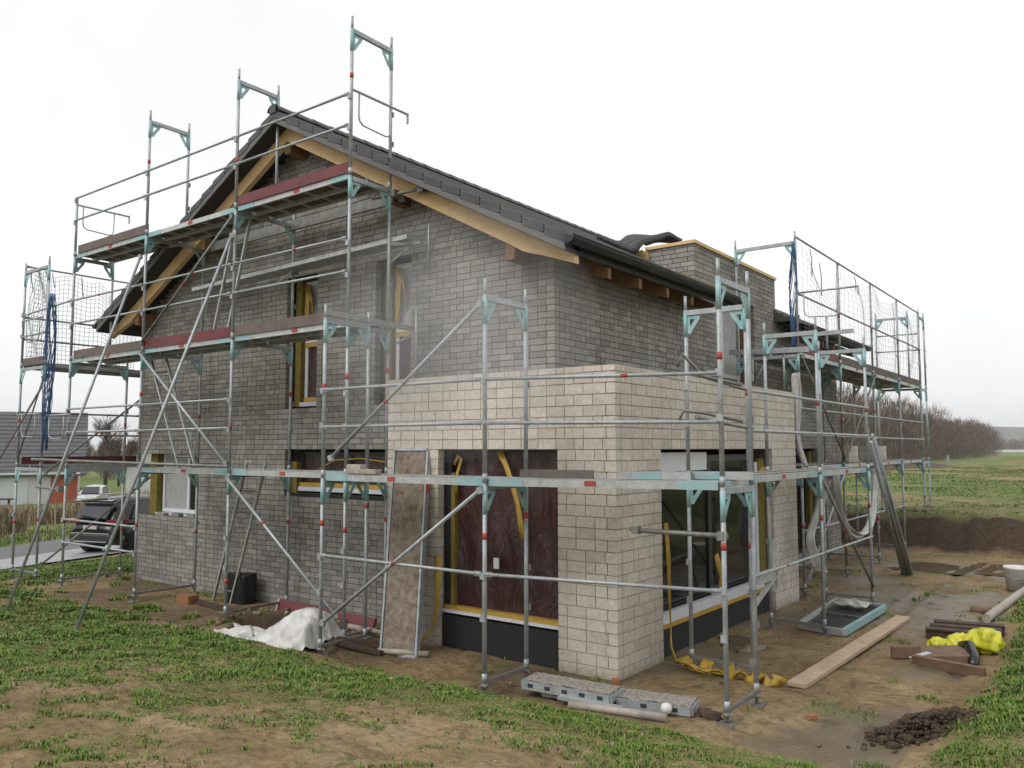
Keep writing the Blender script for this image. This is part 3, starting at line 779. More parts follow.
# door opening of the extension behind maroon film
dd = .2
mb = MB(); mb.grid(40, 40, lambda u, v: (-2.50 + 1.72 * u, dd - .02 * math.sin(u * 9 + 3 * math.sin(4 * v)) * math.sin(3.1 * v) - .012 * math.sin(31 * u + 6 * v), .50 + 1.98 * v)); fl = mb.build('door_film', MT['maroon'], house)
mb = MB(); mb.box(-2.62, -2.52, .14, .26, .42, 2.5); mb.box(-2.52, -.78, .15, .26, 2.47, 2.51); mb.build('door_frame', MT['frame_dark'], house)
mb = MB(); mb.box(-2.515, -2.45, .13, .25, .5, 2.2); mb.build('insulation', MT['insul'], house)
mb = MB(); mb.box(-2.6, -.78, .10, .2, .472, .52); mb.build('sealing_tape', MT['yellow_tape'], house)
mb = MB(); mb.box(-2.62, -.775, .07, .2, .435, .470); mb.build('door_sill', MT['frame_white'], house)
def ribbon(name, pts, w, mat, parent=None, twist=0., seed=0):
    mb = MB(); rr = random.Random(seed); n_ = len(pts)
    pv = [Vector(p) for p in pts]; b0 = len(mb.v)
    for i, p in enumerate(pv):
        t = (pv[min(i + 1, n_ - 1)] - pv[max(i - 1, 0)]).normalized()
        s_ = t.cross(Vector((.3, -.8, .55))).normalized(); a = twist * i / n_ + rr.uniform(-.2, .2)
        q_ = Matrix.Rotation(a, 3, t) @ s_
        ww = w * rr.uniform(.75, 1.15)
        for k in (-.5, -.17, .17, .5): mb.v.append(tuple(p + q_ * ww * k + t.cross(q_) * (.012 * math.cos(k * 9 + i))))
    for i in range(n_ - 1):
        for k in range(3): mb.face((b0 + i * 4 + k, b0 + i * 4 + k + 1, b0 + i * 4 + k + 5, b0 + i * 4 + k + 4), 0, True)
    o = mb.build(name, mat, parent)
    sd_ = o.modifiers.new('t', 'SOLIDIFY'); sd_.thickness = .006
    return o
ribbon('hanging_tape', [(-2.46, .12, 2.3), (-2.38, .11, 2.42), (-2.33, .11, 2.38), (-2.40, .11, 2.2), (-2.42, .11, 1.95)], .05, MT['yellow_tape'], house, .6, 1)
ribbon('hanging_tape', [(-1.72, .12, 2.49), (-1.6, .10, 2.3), (-1.5, .09, 2.08), (-1.42, .09, 1.85), (-1.38, .1, 1.62), (-1.34, .1, 1.42)], .075, MT['yellow_tape'], house, .8, 2)
mb = MB(); mb.box(-1.81, -1.73, .12, .135, 1.04, 1.17); mb.build('paper_note', MT['white_pl'], house)
for j, (a, b_) in enumerate(HT):
    ribbon('hanging_tape', [(a + .30, .76, 5.22), (a + .33, .74, 5.05), (a + .29, .75, 4.8), (a + .27, .76, 4.5), (a + .25, .77, 4.32)], .11, MT['yellow_tape'], house, .7, 20 + j)
    ribbon('hanging_tape', [(a + .32, .76, 5.2), (a + .40, .74, 5.0), (a + .44, .75, 4.8), (a + .40, .76, 4.62)], .06, MT['yellow_tape'], house, 1.6, 30 + j)
# big glazed opening on the right side of the extension
sl = window('x', -.24, 1.1, 4.88, .44, 2.42, mull=(2.95,), panes='glass', fw=.09, mat='frame_dark')
mb = MB(); mb.box(-.14, -.06, 1.085, 4.6, .395, .52); o = mb.build('door_sill', MT['frame_white'], house)
mb = MB(); mb.box(-.15, -.05, 1.085, 4.7, .343, .391); mb.build('sealing_tape', MT['yellow_tape'], house)
mb = MB(); mb.box(-.2, -.13, 1.1, 2.7, 2.22, 2.46); mb.build('blind_box', MT['frame_white'], house)
mb = MB(); mb.box(-.2, -.14, 4.5, 4.62, .5, 2.3); mb.build('door_jamb', MT['frame_white'], house)
mb = MB(); mb.box(-.19, -.125, 4.62, 4.88, .45, 2.35); mb.build('insulation', MT['insul'], house)
ribbon('hanging_tape', [(-.05, 2.95, .50), (-.04, 2.93, .62), (-.02, 2.88, .78), (-.03, 2.80, .95), (-.04, 2.76, 1.08)], .1, MT['yellow_tape'], house, 1.5, 3)
ribbon('hanging_tape', [(.02, 4.35, 2.2), (.02, 4.45, 2.1), (.02, 4.6, 2.0), (.02, 4.7, 1.9)], .16, MT['yellow_tape'], house, 1., 4)
# french window further along the eaves wall and dormer window
window('x', -1.45, EW[0] + .1, EW[1] - .25, .2, 2.44, mull=(10.3,), panes='glass', mat='frame_dark')
mb = MB(); mb.box(-1.5, -1.32, EW[1] - .25, EW[1] - .02, .2, 2.44); mb.build('insulation', MT['insul'], house)
window('x', -1.42, DW[0] + .02, DW[1] - .3, 3.8, 5.22, mull=(6.35,), panes='clear_film')
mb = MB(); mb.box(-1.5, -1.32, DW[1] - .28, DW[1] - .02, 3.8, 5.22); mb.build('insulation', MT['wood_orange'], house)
# ------------------------------------------------------------------ scaffolds
PR, RR = .0242, .0185
LV = [.12, 2.15, 4.15, 6.15, 8.19]

def gusset(mb, p, dx, dy):
    """perforated corner plate under a crossbar: p = post top, (dx, dy) = unit direction of the crossbar"""
    x, y, z = p; t = .006
    ox, oy = -dy * t, dx * t
    P_ = lambda a, b: (x + dx * a - ox / 2, y + dy * a - oy / 2, z - b)
    o = .022
    outer = [P_(o, .02), P_(.19, .02), P_(.17, .075), P_(.10, .17), P_(o + .04, .235), P_(o, .235)]
    inner = [P_(o + .03, .06), P_(.115, .06), P_(.11, .075), P_(.075, .125), P_(o + .035, .145), P_(o + .03, .145)]
    n = 6; d = Vector((ox, oy, 0)); b = len(mb.v)
    mb.v += outer + inner + [tuple(Vector(q) + d) for q in outer + inner]
    for i in range(n):
        j = (i + 1) % n
        mb.face((b + i, b + j, b + n + j, b + n + i)); mb.face((b + 2 * n + j, b + 2 * n + i, b + 3 * n + i, b + 3 * n + j))
        mb.face((b + j, b + i, b + 2 * n + i, b + 2 * n + j)); mb.face((b + n + i, b + n + j, b + 3 * n + j, b + 3 * n + i))

def frame(S, x, y, lv, w=.73, ax='y', bar=True, sides=(0, 1), band=None, spig=True, old=False, ztop=None):
    """an H-frame: two posts, crossbar and gusset plates; lv = storey index"""
    z0 = LV[lv]; z1 = ztop or LV[lv + 1]
    dx, dy = (0, 1) if ax == 'y' else (1, 0)
    ends = [(x, y), (x + dx * w, y + dy * w)]
    both = bar and len(sides) == 2
    for k in sides:
        px, py = ends[k]; lean = random.uniform(-.004, .004); s = 1 if k == 0 else -1
        mb = MB(); zb = z0 + (.012 if lv else 0); pts = [(px, py, zb), (px + lean, py, z1)]
        mb.tube(*pts, PR, 10)
        if spig: mb.tube((px + lean, py, z1 - .02), (px + lean, py, z1 + .17), .019, 8)
        mb.tube((px, py, zb), (px, py, zb + .09), PR + .004, 10)
        for zz in (z0 + .66, z0 + 1.09):
            if zz < z1: mb.box(px - .03, px + .03, py - .034 * s - .01, py - .034 * s + .01, zz - .045, zz + .025)
        po = mb.build('post', MT['steel_old' if old else 'steel'], S)
        if both:
            g = MB(); gusset(g, (px, py, z1 - .05), dx * s, dy * s); g.build('gusset', MT['teal'], po)
            sl = MB(); sl.tube((px + lean, py, z1 - .32), (px + lean, py, z1 - .03), PR + .0025, 10); sl.build('painted_sleeve', MT['teal'], po)
        if lv == 0:
            g_ = gz(px, py)
            jb = MB(); jb.tube((px, py, g_), (px, py, z0 + .02), .018, 8); jb.box(px - .075, px + .075, py - .075, py + .075, g_ - .02, g_ + .012)
            if z0 - g_ > .04: jb.tube((px, py, z0 - .05), (px, py, z0 - .015), .04, 8); jb.obox((px, py, z0 - .03), (.16, .02, .02), (0, 0, random.uniform(0, 3)))
            jb.build('base_jack', MT['steel_old'], po)
        if band is not None and band[k] is not None:
            rb = MB(); rb.tube((px, py, z0 + band[k]), (px, py, z0 + band[k] + .07), PR + .002, 10); rb.build('marker_band', MT['red_tape'], po)
    if both:
        a, b = ends
        cb = MB(); cb.bar((a[0] + dx * PR, a[1] + dy * PR, z1 - .035), (b[0] - dx * PR, b[1] - dy * PR, z1 - .035), .045, .06)
        cb.build('crossbar', MT['steel'], S)
        if lv == 0:
            bb = MB(); bb.bar((a[0], a[1], z0 + .0), (b[0], b[1], z0 + .0), .034, .034); bb.build('base_bar', MT['steel_old'], S)

def rail(S, a, b, r=RR, mat='steel', name='guard_rail', mark=.5):
    mb = MB(); mb.tube(a, b, r, 8)
    A, B = Vector(a), Vector(b); d = (B - A).normalized()
    for q, s in ((A, 1), (B, -1)):      # flattened hooked ends
        mb.bar(q, q + d * .09 * s, .012, .05)
    o = mb.build(name, MT[mat], S)
    if mark:
        p = A.lerp(B, mark + random.uniform(-.1, .1)); k = MB(); k.tube(p - d * .035, p + d * .035, r + .0015, 8); k.build('marker_band', MT['red_tape'], o)
    return o

def deck(S, a, b, side, w, z, edge_col=('alu', 'alu'), thick=.075, mark=True):
    """platform from a to b (2D points along the outer edge), extending w towards unit vector side"""
    a = Vector((*a, 0)); b = Vector((*b, 0)); s_ = Vector((*side, 0)).normalized(); d = (b - a).normalized(); Lh = (b - a).length
    a = a + d * .03; b = b - d * .03
    mb = MB(); n = 2; ww = w / n
    for k in range(n):
        p, q = a + s_ * (ww * k + .035), a + s_ * (ww * (k + 1) - .035)
        r, t = b + s_ * (ww * (k + 1) - .035), b + s_ * (ww * k + .035)
        mb.hexa([(p.x, p.y, z - .02), (t.x, t.y, z - .02), (r.x, r.y, z - .02), (q.x, q.y, z - .02), (p.x, p.y, z), (t.x, t.y, z), (r.x, r.y, z), (q.x, q.y, z)])
    o = mb.build('deck', MT['ply'], S); fix_normals(o)
    e = MB()
    for k in range(n):
        for off in (ww * k + .018, ww * (k + 1) - .018):
            p, q = a + s_ * off, b + s_ * off
            e.bar((p.x, p.y, z - thick / 2 + .008), (q.x, q.y, z - thick / 2 + .008), .032, thick)
        for i in range(1, 5):
            p = a.lerp(b, i / 5) + s_ * (ww * k + .034); q = a.lerp(b, i / 5) + s_ * (ww * (k + 1) - .034)
            e.bar((p.x, p.y, z - .045), (q.x, q.y, z - .045), .03, .03)
    e.build('deck_edge', MT[edge_col[0]], o)
    for k in range(n):
        off = ww * k + .016
        for (p, q) in ((a, a + d * .38), (b, b - d * .38)):
            p2, q2 = p + s_ * (off - .002), q + s_ * (off - .002)
            en = MB(); en.bar((p2.x, p2.y, z - thick / 2 + .009), (q2.x, q2.y, z - thick / 2 + .009), .036, thick + .004); en.build('deck_end', MT['teal'], o)
    if mark:
        m_ = a.lerp(b, .5 + random.uniform(-.06, .06)); k = MB()
        p, q = m_ - d * .06, m_ + d * .06; k.bar((p.x, p.y, z - thick / 2 + .012), (q.x, q.y, z - thick / 2 + .012), .008, thick * .7); k.build('marker_band', MT['red_tape'], o)
    return o

def toe(S, a, b, z, mat, h=.15):
    mb = MB(); mb.bar((*a, z + h / 2), (*b, z + h / 2), .03, h)
    return mb.build('toe_board', MT[mat], S)

def brace(S, a, b, mat='steel', r=.0215, mark=True, name='diagonal_brace'):
    mb = MB(); mb.tube(a, b, r, 8)
    for q in (a, b): mb.obox(q, (.06, .05, .07), (0, random.uniform(-.4, .4), random.uniform(0, 1)))
    o = mb.build(name, MT[mat], S)
    if mark:
        A, B = Vector(a), Vector(b); d = (B - A).normalized(); p = A.lerp(B, random.uniform(.35, .65)); k = MB(); k.tube(p - d * .03, p + d * .03, r + .0015, 8); k.build('marker_band', MT['red_tape'], o)
    return o

def gate(S, x0, y0, z, ax, ln, sgn=1):
    """end guard: a tube with a U-shaped loop hanging from it"""
    dx, dy = (0, 1) if ax == 'y' else (1, 0)
    P_ = lambda t, h: (x0 + dx * t * sgn, y0 + dy * t * sgn, z + h)
    mb = MB(); mb.tube(P_(0, 0), P_(ln, 0), .018, 8)
    mb.path([P_(.12, 0), P_(.12, -.34), P_(.14, -.40), P_(.2, -.44), P_(.62, -.46), P_(.68, -.44), P_(.71, -.38), P_(.72, 0)], .012, 6)
    mb.bar(P_(ln, .02), P_(ln, -.14), .02, .03)
    return mb.build('end_guard', MT['steel'], S)

# ===== scaffold on the gable: bays of 2.57 m
XA, XB, XCC, XD = -8.76, -6.19, -3.62, -11.33
YO = -.68
SG = thing('scaffold', 'tall tube scaffold along the gable wall, rising past the roof, with red toe boards', 'scaffold', (-7.5, -.3, 0), 'scaffolds around the house')
bands = {XA: (1.1, .9), XB: (.55, 1.2), XCC: (1.25, 1.4), XD: (.9, .8)}
for x in (XD, XA, XB, XCC):
    for lv in range(4):
        if x == XD and lv == 3:
            frame(SG, x, YO, 3, .73, sides=(0,), bar=False, spig=False, ztop=7.3); continue
        wide = (x in (XA, XB) and lv < 3) or (x == XD and lv < 2)
        frame(SG, x, YO, lv, 1.09 if wide else .73, band=(bands[x][0] + random.uniform(-.2, .2), bands[x][1] if lv < 2 else None) if lv in (0, 1, 3) else None)
BAYS = [(XD, XA), (XA, XB), (XB, XCC)]
for i, (a, b) in enumerate(BAYS):
    for z in (4.19, 6.19): deck(SG, (a, YO + .02), (b, YO + .02), (0, 1), .64, z)
    if i: deck(SG, (a, YO + .02), (b, YO + .02), (0, 1), .64, 2.19)
    for z in (5.30, 4.85, 7.27, 6.84): rail(SG, (a + .02, YO - .035, z), (b - .02, YO - .035, z), mark=.5 if z in (5.3,) else 0)
    if i < 2:
        for z in (3.25, 2.82): rail(SG, (a + .02, YO - .035, z), (b - .02, YO - .035, z), mark=0)
for z in (1.22, .80): rail(SG, (XD, YO - .035, z), (XA, YO - .035, z), mark=0)
toe(SG, (XD + .1, YO + .01), (XA - .03, YO + .01), 4.20, 'toe_brown'); toe(SG, (XA + .05, YO + .01), (XB - .03, YO + .01), 4.20, 'toe_red'); toe(SG, (XB + .05, YO + .01), (XCC - .03, YO + .01), 4.20, 'toe_brown')
toe(SG, (XD + .12, YO + .01), (XA + .02, YO + .01), 6.20, 'toe_brown'); toe(SG, (XB + .05, YO + .01), (XCC - .03, YO + .01), 6.20, 'toe_red')
gate(SG, XD, YO, 7.16, 'y', 1.02); gate(SG, XCC + .02, YO, 7.33, 'y', 1.05)
# diagonal bracing and rakers
brace(SG, (XB - .02, YO - .05, 6.03), (XA + .03, YO - .05, 4.30), 'steel_old', .019)
brace(SG, (XA - .02, YO - .05, 4.13), (XB - .03, YO - .05, 2.30)); brace(SG, (XB + .03, YO - .05, 2.08), (XCC - .1, YO - .05, .38))
ra = (-9.0, -2.52); rb_ = (-6.72, -2.58)
brace(SG, (-8.83, YO - .06, 5.78), (ra[0], ra[1], gz(*ra) - .03), r=.0242, mark=False, name='raker'); brace(SG, (XB, YO - .06, 5.73), (rb_[0], rb_[1], gz(*rb_) - .03), r=.0242, mark=False, name='raker')
# long tube clipped across the lowest platform
rail(SG, (-12.6, YO - .08, 2.31), (XB + .1, YO - .08, 2.25), .0242, 'steel_old', 'ledger_tube', 0)
# inner console boards near the wall
mb = MB(); mb.bar((XA + .2, .22, 5.31), (-3.3, .22, 5.43), .3, .06); mb.build('console_board', MT['alu'], SG)
for x in (XB, XCC):
    mb = MB(); mb.bar((x, .06 if x == XCC else .3, 5.36), (x + (.42 if x == XCC else .02), .25 if x == XCC else .5, 5.36), .04, .05); mb.bar((x, .06, 5.1), (x + .3, .22, 5.34), .025, .025); mb.build('console', MT['steel_old'], SG)
mb = MB(); mb.tube((-3.1, .3, 5.12), (-3.1, .3, 5.62), .016); mb.build('console_pin', MT['steel'], SG)
mb = MB(); mb.tube((XCC - .4, .1, 6.1), (XCC + .62, .1, 6.05), .0242); mb.obox((XCC + .58, .1, 6.05), (.1, .1, .1)); mb.obox((XCC + .06, .08, 6.08), (.1, .1, .1)); mb.build('wall_tie', MT['steel_old'], SG)
mb = MB(); mb.bar((XCC, .35, 6.13), (XD + 2.8, .35, 6.10), .05, .16); mb.build('lattice_beam', MT['steel_old'], SG)
# head crossbar of the lower frames carried towards the wall
mb = MB(); mb.bar((-3.45, -1.2, 4.22), (-3.50, .42, 4.20), .045, .07); mb.tube((-3.42, .40, 3.5), (-3.42, .40, 4.5), .02); mb.bar((-3.44, .05, 3.95), (-3.44, .4, 4.16), .03, .03); mb.build('console', MT['steel'], SG)

# ===== scaffold round the extension
SF = thing('scaffold', 'lower tube scaffold with teal corner plates wrapping around the pale brick extension', 'scaffold', (0, -.8, 0), 'scaffolds around the house')
XG, XF, YF = -3.45, -.88, -1.2
for x in (XG, XF):
    frame(SF, x, YF, 0, band=(1.45, 1.62)); frame(SF, x, YF, 1, band=(1.1, None) if x == XG else None)
frame(SF, 1.47, -.58, 0, band=(1.45, None)); frame(SF, 1.47, -.58, 1, band=(1.2, None))
for (y, wv) in ((1.05, .73), (3.65, .73), (6.22, .73)):
    for lv in (0, 1): frame(SF, .37, y, lv, wv, 'x', band=(None, 1.3 + random.uniform(-.2, .2)) if lv == 0 else (None, .95))
deck(SF, (XG, YF + .02), (XF, YF + .02), (0, 1), .64, 2.19); deck(SF, (XF, YF + .02), (1.45, -.56), (-.17, .98), .64, 2.19)
deck(SF, (1.08, 1.07), (1.08, 3.65), (-1, 0), .64, 2.19); deck(SF, (1.08, 3.65), (1.08, 6.22), (-1, 0), .64, 2.19)
deck(SF, (1.47, -.56), (1.12, 1.05), (-.98, -.2), .4, 2.185, mark=False)
for z in (3.24, 2.78, 1.22):
    rail(SF, (XG + .02, YF - .035, z), (XF - .02, YF - .035, z), mark=0); rail(SF, (XF + .02, YF - .035, z), (1.45, -.62, z - .02), mark=.55 if z > 3 else 0)
for z in (3.16, 2.71, 1.10):
    for (a, b) in ((1.07, 3.63), (3.67, 6.20)): rail(SF, (1.135, a, z), (1.135, b, z), mark=.4 if z == 1.10 else 0)
for z in (3.2, 2.78): rail(SF, (1.2, -.55, z + .03), (1.16, 1.02, z - .05), mark=0, mat='steel_old')
for z, dz in ((3.14, .3), (2.78, .1)):
    mb = MB(); mb.path([(1.47, -.05, z), (1.2, -.35, z + .08), (1.05, -.5, z + dz), (.98, -.48, z + dz - .12)], .017, 8); mb.build('bent_rail', MT['steel_old'], SF)
brace(SF, (XG + .1, YF - .05, .42), (XF - .03, YF - .05, 2.08)); brace(SF, (XG + .2, YF - .05, 2.40), (XF - .03, YF - .05, 4.04))
brace(SF, (1.13, 3.7, 2.05), (1.13, 6.18, .3), 'steel_old')
mb = MB(); mb.tube((.5, -.56, 1.70), (1.5, -.56, 1.70), .0242); mb.obox((.55, -.56, 1.7), (.07, .07, .07)); mb.obox((1.45, -.57, 1.7), (.07, .08, .08)); mb.tube((.46, -.52, 1.7), (.62, -.52, 1.7), .02, 8); mb.build('wall_tie', MT['steel_old'], SF)
mb = MB(); mb.bar((1.07, 1.1, 1.03), (1.07, 1.9, 1.03), .04, .13); mb.bar((1.07, 1.1, .72), (1.07, 1.86, .98), .035, .05); mb.bar((1.07, 1.9, .82), (1.07, 1.9, 1.42), .045, .06); mb.build('console', MT['alu'], SF)
mb = MB()
for z in (.4, 1.08): mb.obox((1.46, .14, z), (.07, .07, .07))
mb.build('coupler', MT['steel_old'], SF)
# cramped toe boards left on the front deck
mb = MB(); mb.bar((XF + .02, -.6, 2.24), (.0, -.47, 2.24), .03, .09); mb.build('toe_board', MT['plytop'], SF)

# ===== scaffold along the eaves wall beyond the extension, with a safety net
SE = thing('scaffold', 'far tube scaffold beyond the extension with a sagging net on its top lift', 'scaffold', (-.6, 11, 0), 'scaffolds around the house')
ys = [6.40, 8.97, 11.54, 14.11, 16.68]
for i, y in enumerate(ys):
    for lv in (0, 1):
        frame(SE, -1.12, y, lv, 1.09, 'x', band=(None, .9 + random.uniform(-.3, .3)), old=(i == 1))
    if i in (0, 4): frame(SE, -1.12, y, 2, 1.09 if i == 0 else .82, 'x', band=(None, 1.2))
    if i: frame(SE, -.03, y, 2, .1, 'x', bar=False, sides=(0,), spig=False, ztop=6.24, band=(.95, None))
for i in range(4):
    a, b = ys[i], ys[i + 1]
    deck(SE, (-.05, a), (-.05, b), (-1, 0), .98, 4.19); deck(SE, (-.05, a), (-.05, b), (-1, 0), .98, 2.19)
    toe(SE, (-.05, a + .05), (-.05, b - .05), 4.2, 'toe_red' if i == 0 else 'toe_brown')
    for z in (6.2, 5.2, 3.2, 2.74): rail(SE, (.0, a, z), (.0, b, z), mark=0)
    if i < 3: rail(SE, (.0, a, 1.1), (.0, b, 1.1), mark=0)
gate(SE, -.03, 6.42, 5.22, 'x', 1.02, 1); 
for z in (5.2, 5.65): rail(SE, (-1.12, 16.7, z), (-.03, 16.7, z), mark=0)
frame(SE, -.03, 16.7, 2, .73, 'y')
frame(SE, -.03, 16.7, 1, .73, 'y'); frame(SE, -.03, 16.7, 0, .73, 'y')
brace(SE, (.02, 6.45, 4.1), (.02, 8.95, 2.3), 'steel_old'); brace(SE, (.02, 8.95, 2.1), (.02, 6.5, .3), 'steel'); brace(SE, (.02, 11.5, 4.1), (.02, 9., 2.3), 'steel_old')
mb = MB(); mb.bar((-1.15, 6.1, 4.22), (.25, 6.1, 4.18), .05, .09); mb.tube((-.2, 6.15, 3.5), (-.2, 6.15, 4.2), .02); mb.tube((-.75, 6.15, 3.55), (-.75, 6.15, 4.2), .02); mb.tube((-.75, 6.15, 3.6), (-.45, 6.15, 4.15), .018); mb.build('console', MT['steel'], SE)
mb = MB(); mb.bar((.07, 6.3, 4.45), (.85, 6.6, 4.50), .05, .07); mb.tube((.45, 6.45, 4.2), (.45, 6.45, 4.75), .02); mb.build('console', MT['steel'], SE)

# ===== scaffold on the left eaves side
SL = thing('scaffold', 'leftmost tube scaffold with pale netting, in front of the parked black car', 'scaffold', (-12.9, .6, 0), 'scaffolds around the house')
LV0 = LV; 
for i, y in enumerate((-.68, 1.89, 4.46, 7.03)):
    for lv in range(3 if i == 0 else 2): frame(SL, -13.45, y, lv, 1.06, 'x', band=(.9, 1.0) if lv < 2 else (1.1, None), old=(i > 0))
mb = MB(); mb.tube((-13.45, 1.89, 4.15), (-13.45, 1.89, 6.27), PR); mb.build('post', MT['steel'], SL)
for i in range(3):
    a, b = -.68 + 2.57 * i, 1.89 + 2.57 * i
    for z in (4.19, 2.19): deck(SL, (-13.43, a), (-13.43, b), (1, 0), .98, z)
    for z in ((6.26, 5.2, 4.75, 3.25, 2.8) if i == 0 else (5.2, 4.75, 3.25, 2.8)): rail(SL, (-13.48, a, z), (-13.48, b, z), mat='steel_old', mark=0)
rail(SL, (-13.45, -.71, 5.22), (XD, -.71, 5.31), mark=0); rail(SL, (-13.45, -.71, 4.78), (-12.39, -.71, 4.8), mark=0)
gate(SL, -12.45, -.74, 5.1, 'x', .9, -1); gate(SL, -12.1, -.74, 3.15, 'x', .95, 1); gate(SL, -13.3, -.74, 3.2, 'x', .9, 1)
toe(SL, (-13.45, -.6), (-13.45, 1.8), 2.2, 'toe_red'); toe(SL, (-13.4, -.66), (-12.5, -.66), 4.19, 'toe_brown')
brace(SL, (-12.42, -.6, 3.95), (-13.0, -2.3, gz(-13.0, -2.3)), 'toe_brown', .02, False, 'raker')
brace(SL, (-12.35, -.6, 2.05), (-12.35, 1.8, 4.0), 'steel_old'); brace(SL, (-12.35, -.6, .3), (-12.35, 1.8, 2.1), 'steel_old')
brace(SL, (-13.4, -.7, 2.3), (-12.4, -.7, 3.9), 'steel_old', .017, False)
mb = MB(); mb.tube((-11.9, -.3, 1.5), (-11.7, .3, 1.52), .02); mb.tube((-12.4, -.74, 1.78), (-11.35, -.74, 1.76), .024); mb.obox((-11.42, -.74, 1.77), (.1, .1, .1)); mb.build('coupler_tube', MT['steel_old'], SL)

# ------------------------------------------------------------------ nets
def net_mesh(name, P_, nu, nv, r, mat, label, cat, group=None, sag=None):
    """knotted netting: every cord a thin tube. P_(u, v) maps the unit square onto the hung sheet"""
    mb = MB(); st = 14
    for i in range(nu + 1): mb.path([P_(i / nu, k / st) for k in range(st + 1)], r, 3, cap=False)
    st = 26
    for j in range(nv + 1): mb.path([P_(k / st, j / nv) for k in range(st + 1)], r, 3, cap=False)
    o = mb.build(name, MT[mat]); return tag(o, label, cat, group)
def PE(u, v):
    y = 6.5 + 10.1 * u; top = 6.16 - .35 * abs(math.sin(u * math.pi * 4)) * (1 - .6 * u) - (.35 * math.exp(-((u - .16) / .06) ** 2)); z = 4.35 + (top - 4.35) * v
    return (-.02 + .12 * math.sin(v * math.pi) * math.sin(u * 12.6) ** 2 + .04 * math.sin(u * 40) , y + .05 * math.sin(9 * v), z)
net_mesh('safety_net', PE, 62, 12, .0024, 'net', 'pale grey safety net sagging along the top lift of the far scaffold', 'safety net', 'safety nets')
def PL(u, v):
    y = -.62 + 2.3 * u; top = 6.2 - .1 * math.sin(u * 9) ** 2 - max(0, u - .62) * 2.6
    return (-13.42 + .05 * math.sin(u * 11 + v * 2), y, 4.3 + (top - 4.3) * v)
net_mesh('safety_net', PL, 26, 20, .004, 'net', 'pale safety net with a slanting torn edge behind the left-hand scaffold posts', 'safety net', 'safety nets')
def PF(u, v):
    return (-13.1 + .68 * u - .22 * (1 - u) * (1 - v), -.66 + .05 * math.sin(v * 8 + u * 5), 4.3 + 1.8 * v)
net_mesh('safety_net', PF, 9, 19, .004, 'net', 'narrow net gathered between the two leftmost scaffold posts', 'safety net', 'safety nets')
def bundle(name, p0, p1, r, n, label, seed):
    rr = random.Random(seed); mb = MB(); A, B = Vector(p0), Vector(p1)
    for k in range(n):
        a0 = rr.uniform(0, 6.28); pts = []
        for i in range(15):
            t = i / 14; p = A.lerp(B, t); w = r * (.35 + .65 * math.sin(math.pi * min(1, t * 1.1)) + .5 * rr.random())
            pts.append(p + Vector((math.cos(a0 + 4 * t) * w, math.sin(a0 + 4 * t) * w, .03 * rr.uniform(-1, 1))))
        mb.path(pts, .0055, 4)
    return tag(mb.build(name, MT['blue_net']), label, 'safety net', 'rolled blue nets')
bundle('rolled_net', (-12.02, -.75, 5.5), (-12.09, -.76, 2.5), .075, 26, 'blue net hanging in a rope-like bundle at the left scaffold', 5)
bundle('rolled_net', (-.06, 6.36, 6.1), (-.08, 6.34, 4.25), .05, 20, 'blue net rolled tight along the first post of the far scaffold', 6)
def straps(pts, label):
    mb = MB()
    for (x, y, z, l) in pts: mb.path([(x, y, z), (x + .03, y, z - l * .4), (x + .01, y + .05, z - l)], .009, 4)
    return tag(mb.build('strap', MT['strap']), label, 'strap')
for i, (x, y, z, l) in enumerate([(-13.2, -.68, 6.1, .4), (-13.47, .45, 6.22, .45), (-13.47, -.15, 6.22, .32), (-.02, 7.2, 6.15, .5), (-.02, 7.75, 6.0, .62), (-.02, 10.2, 6.15, .3)]):
    straps([(x, y, z, l)], ['short dark strap tying the narrow net at the leftmost scaffold post', 'dark strap hanging by the slanting edge of the left net', 'dark strap on the left net just behind the second post', 'dark strap on the far net nearest the blue roll', 'long dark strap where the far net sags lowest', 'short dark strap further along the far net'][i])
# ------------------------------------------------------------------ loose things on the site
MT['pebble'] = leafy('pebbles', (.07, .05, .034), (.16, .12, .075), (.32, .27, .2))
def clod(mb, c, r, seed):
    nn = random.Random(seed); b0 = len(mb.v); rows, cols = 5, 7; ph = [nn.uniform(.65, 1.3) for _ in range(64)]
    for i in range(rows + 1):
        for j in range(cols):
            a = math.pi * i / rows; t = 2 * math.pi * j / cols; k = r * ph[(i * cols + j) % 64] if 0 < i < rows else r
            mb.v.append((c[0] + k * math.sin(a) * math.cos(t), c[1] + k * math.sin(a) * math.sin(t), c[2] + k * .75 * math.cos(a)))
    for i in range(rows):
        for j in range(cols): mb.face((b0 + i * cols + j, b0 + i * cols + (j + 1) % cols, b0 + (i + 1) * cols + (j + 1) % cols, b0 + (i + 1) * cols + j), 0, r > .02)
# ------------------------------------------------------------------ loose things on the site
MT['pebble'] = leafy('pebbles', (.07, .05, .034), (.16, .12, .075), (.32, .27, .2))
def ladder(label, a, b, w, wdir, mat='alu', n=8, r=.018):
    A, B = Vector(a), Vector(b); wd = Vector(wdir).normalized() * w
    t = thing('ladder', label, 'ladder', a, 'ladders on the scaffold')
    for k, nm in ((0, 'rail'), (1, 'rail')):
        mb = MB(); mb.bar(A + wd * k, B + wd * k, .05, .028, up=wd); mb.build(nm, MT[mat], t)
    for i in range(n):
        p = A.lerp(B, (i + .6) / n); mb = MB(); mb.tube(p, p + wd, .014, 6); mb.build('rung', MT['steel_old'], t)
    return t
ladder('ladder standing on the ground in front of the black bag by the wall', (-7.73, .12, gz(-7.7, .12)), (-6.66, -.04, 2.30), .42, (1, .12, 0), n=7)
ladder('ladder leaning left between the first and second lift of the gable scaffold', (-8.25, -.25, 2.2), (-9.40, -.22, 4.25), .42, (1, .1, .02), n=7)
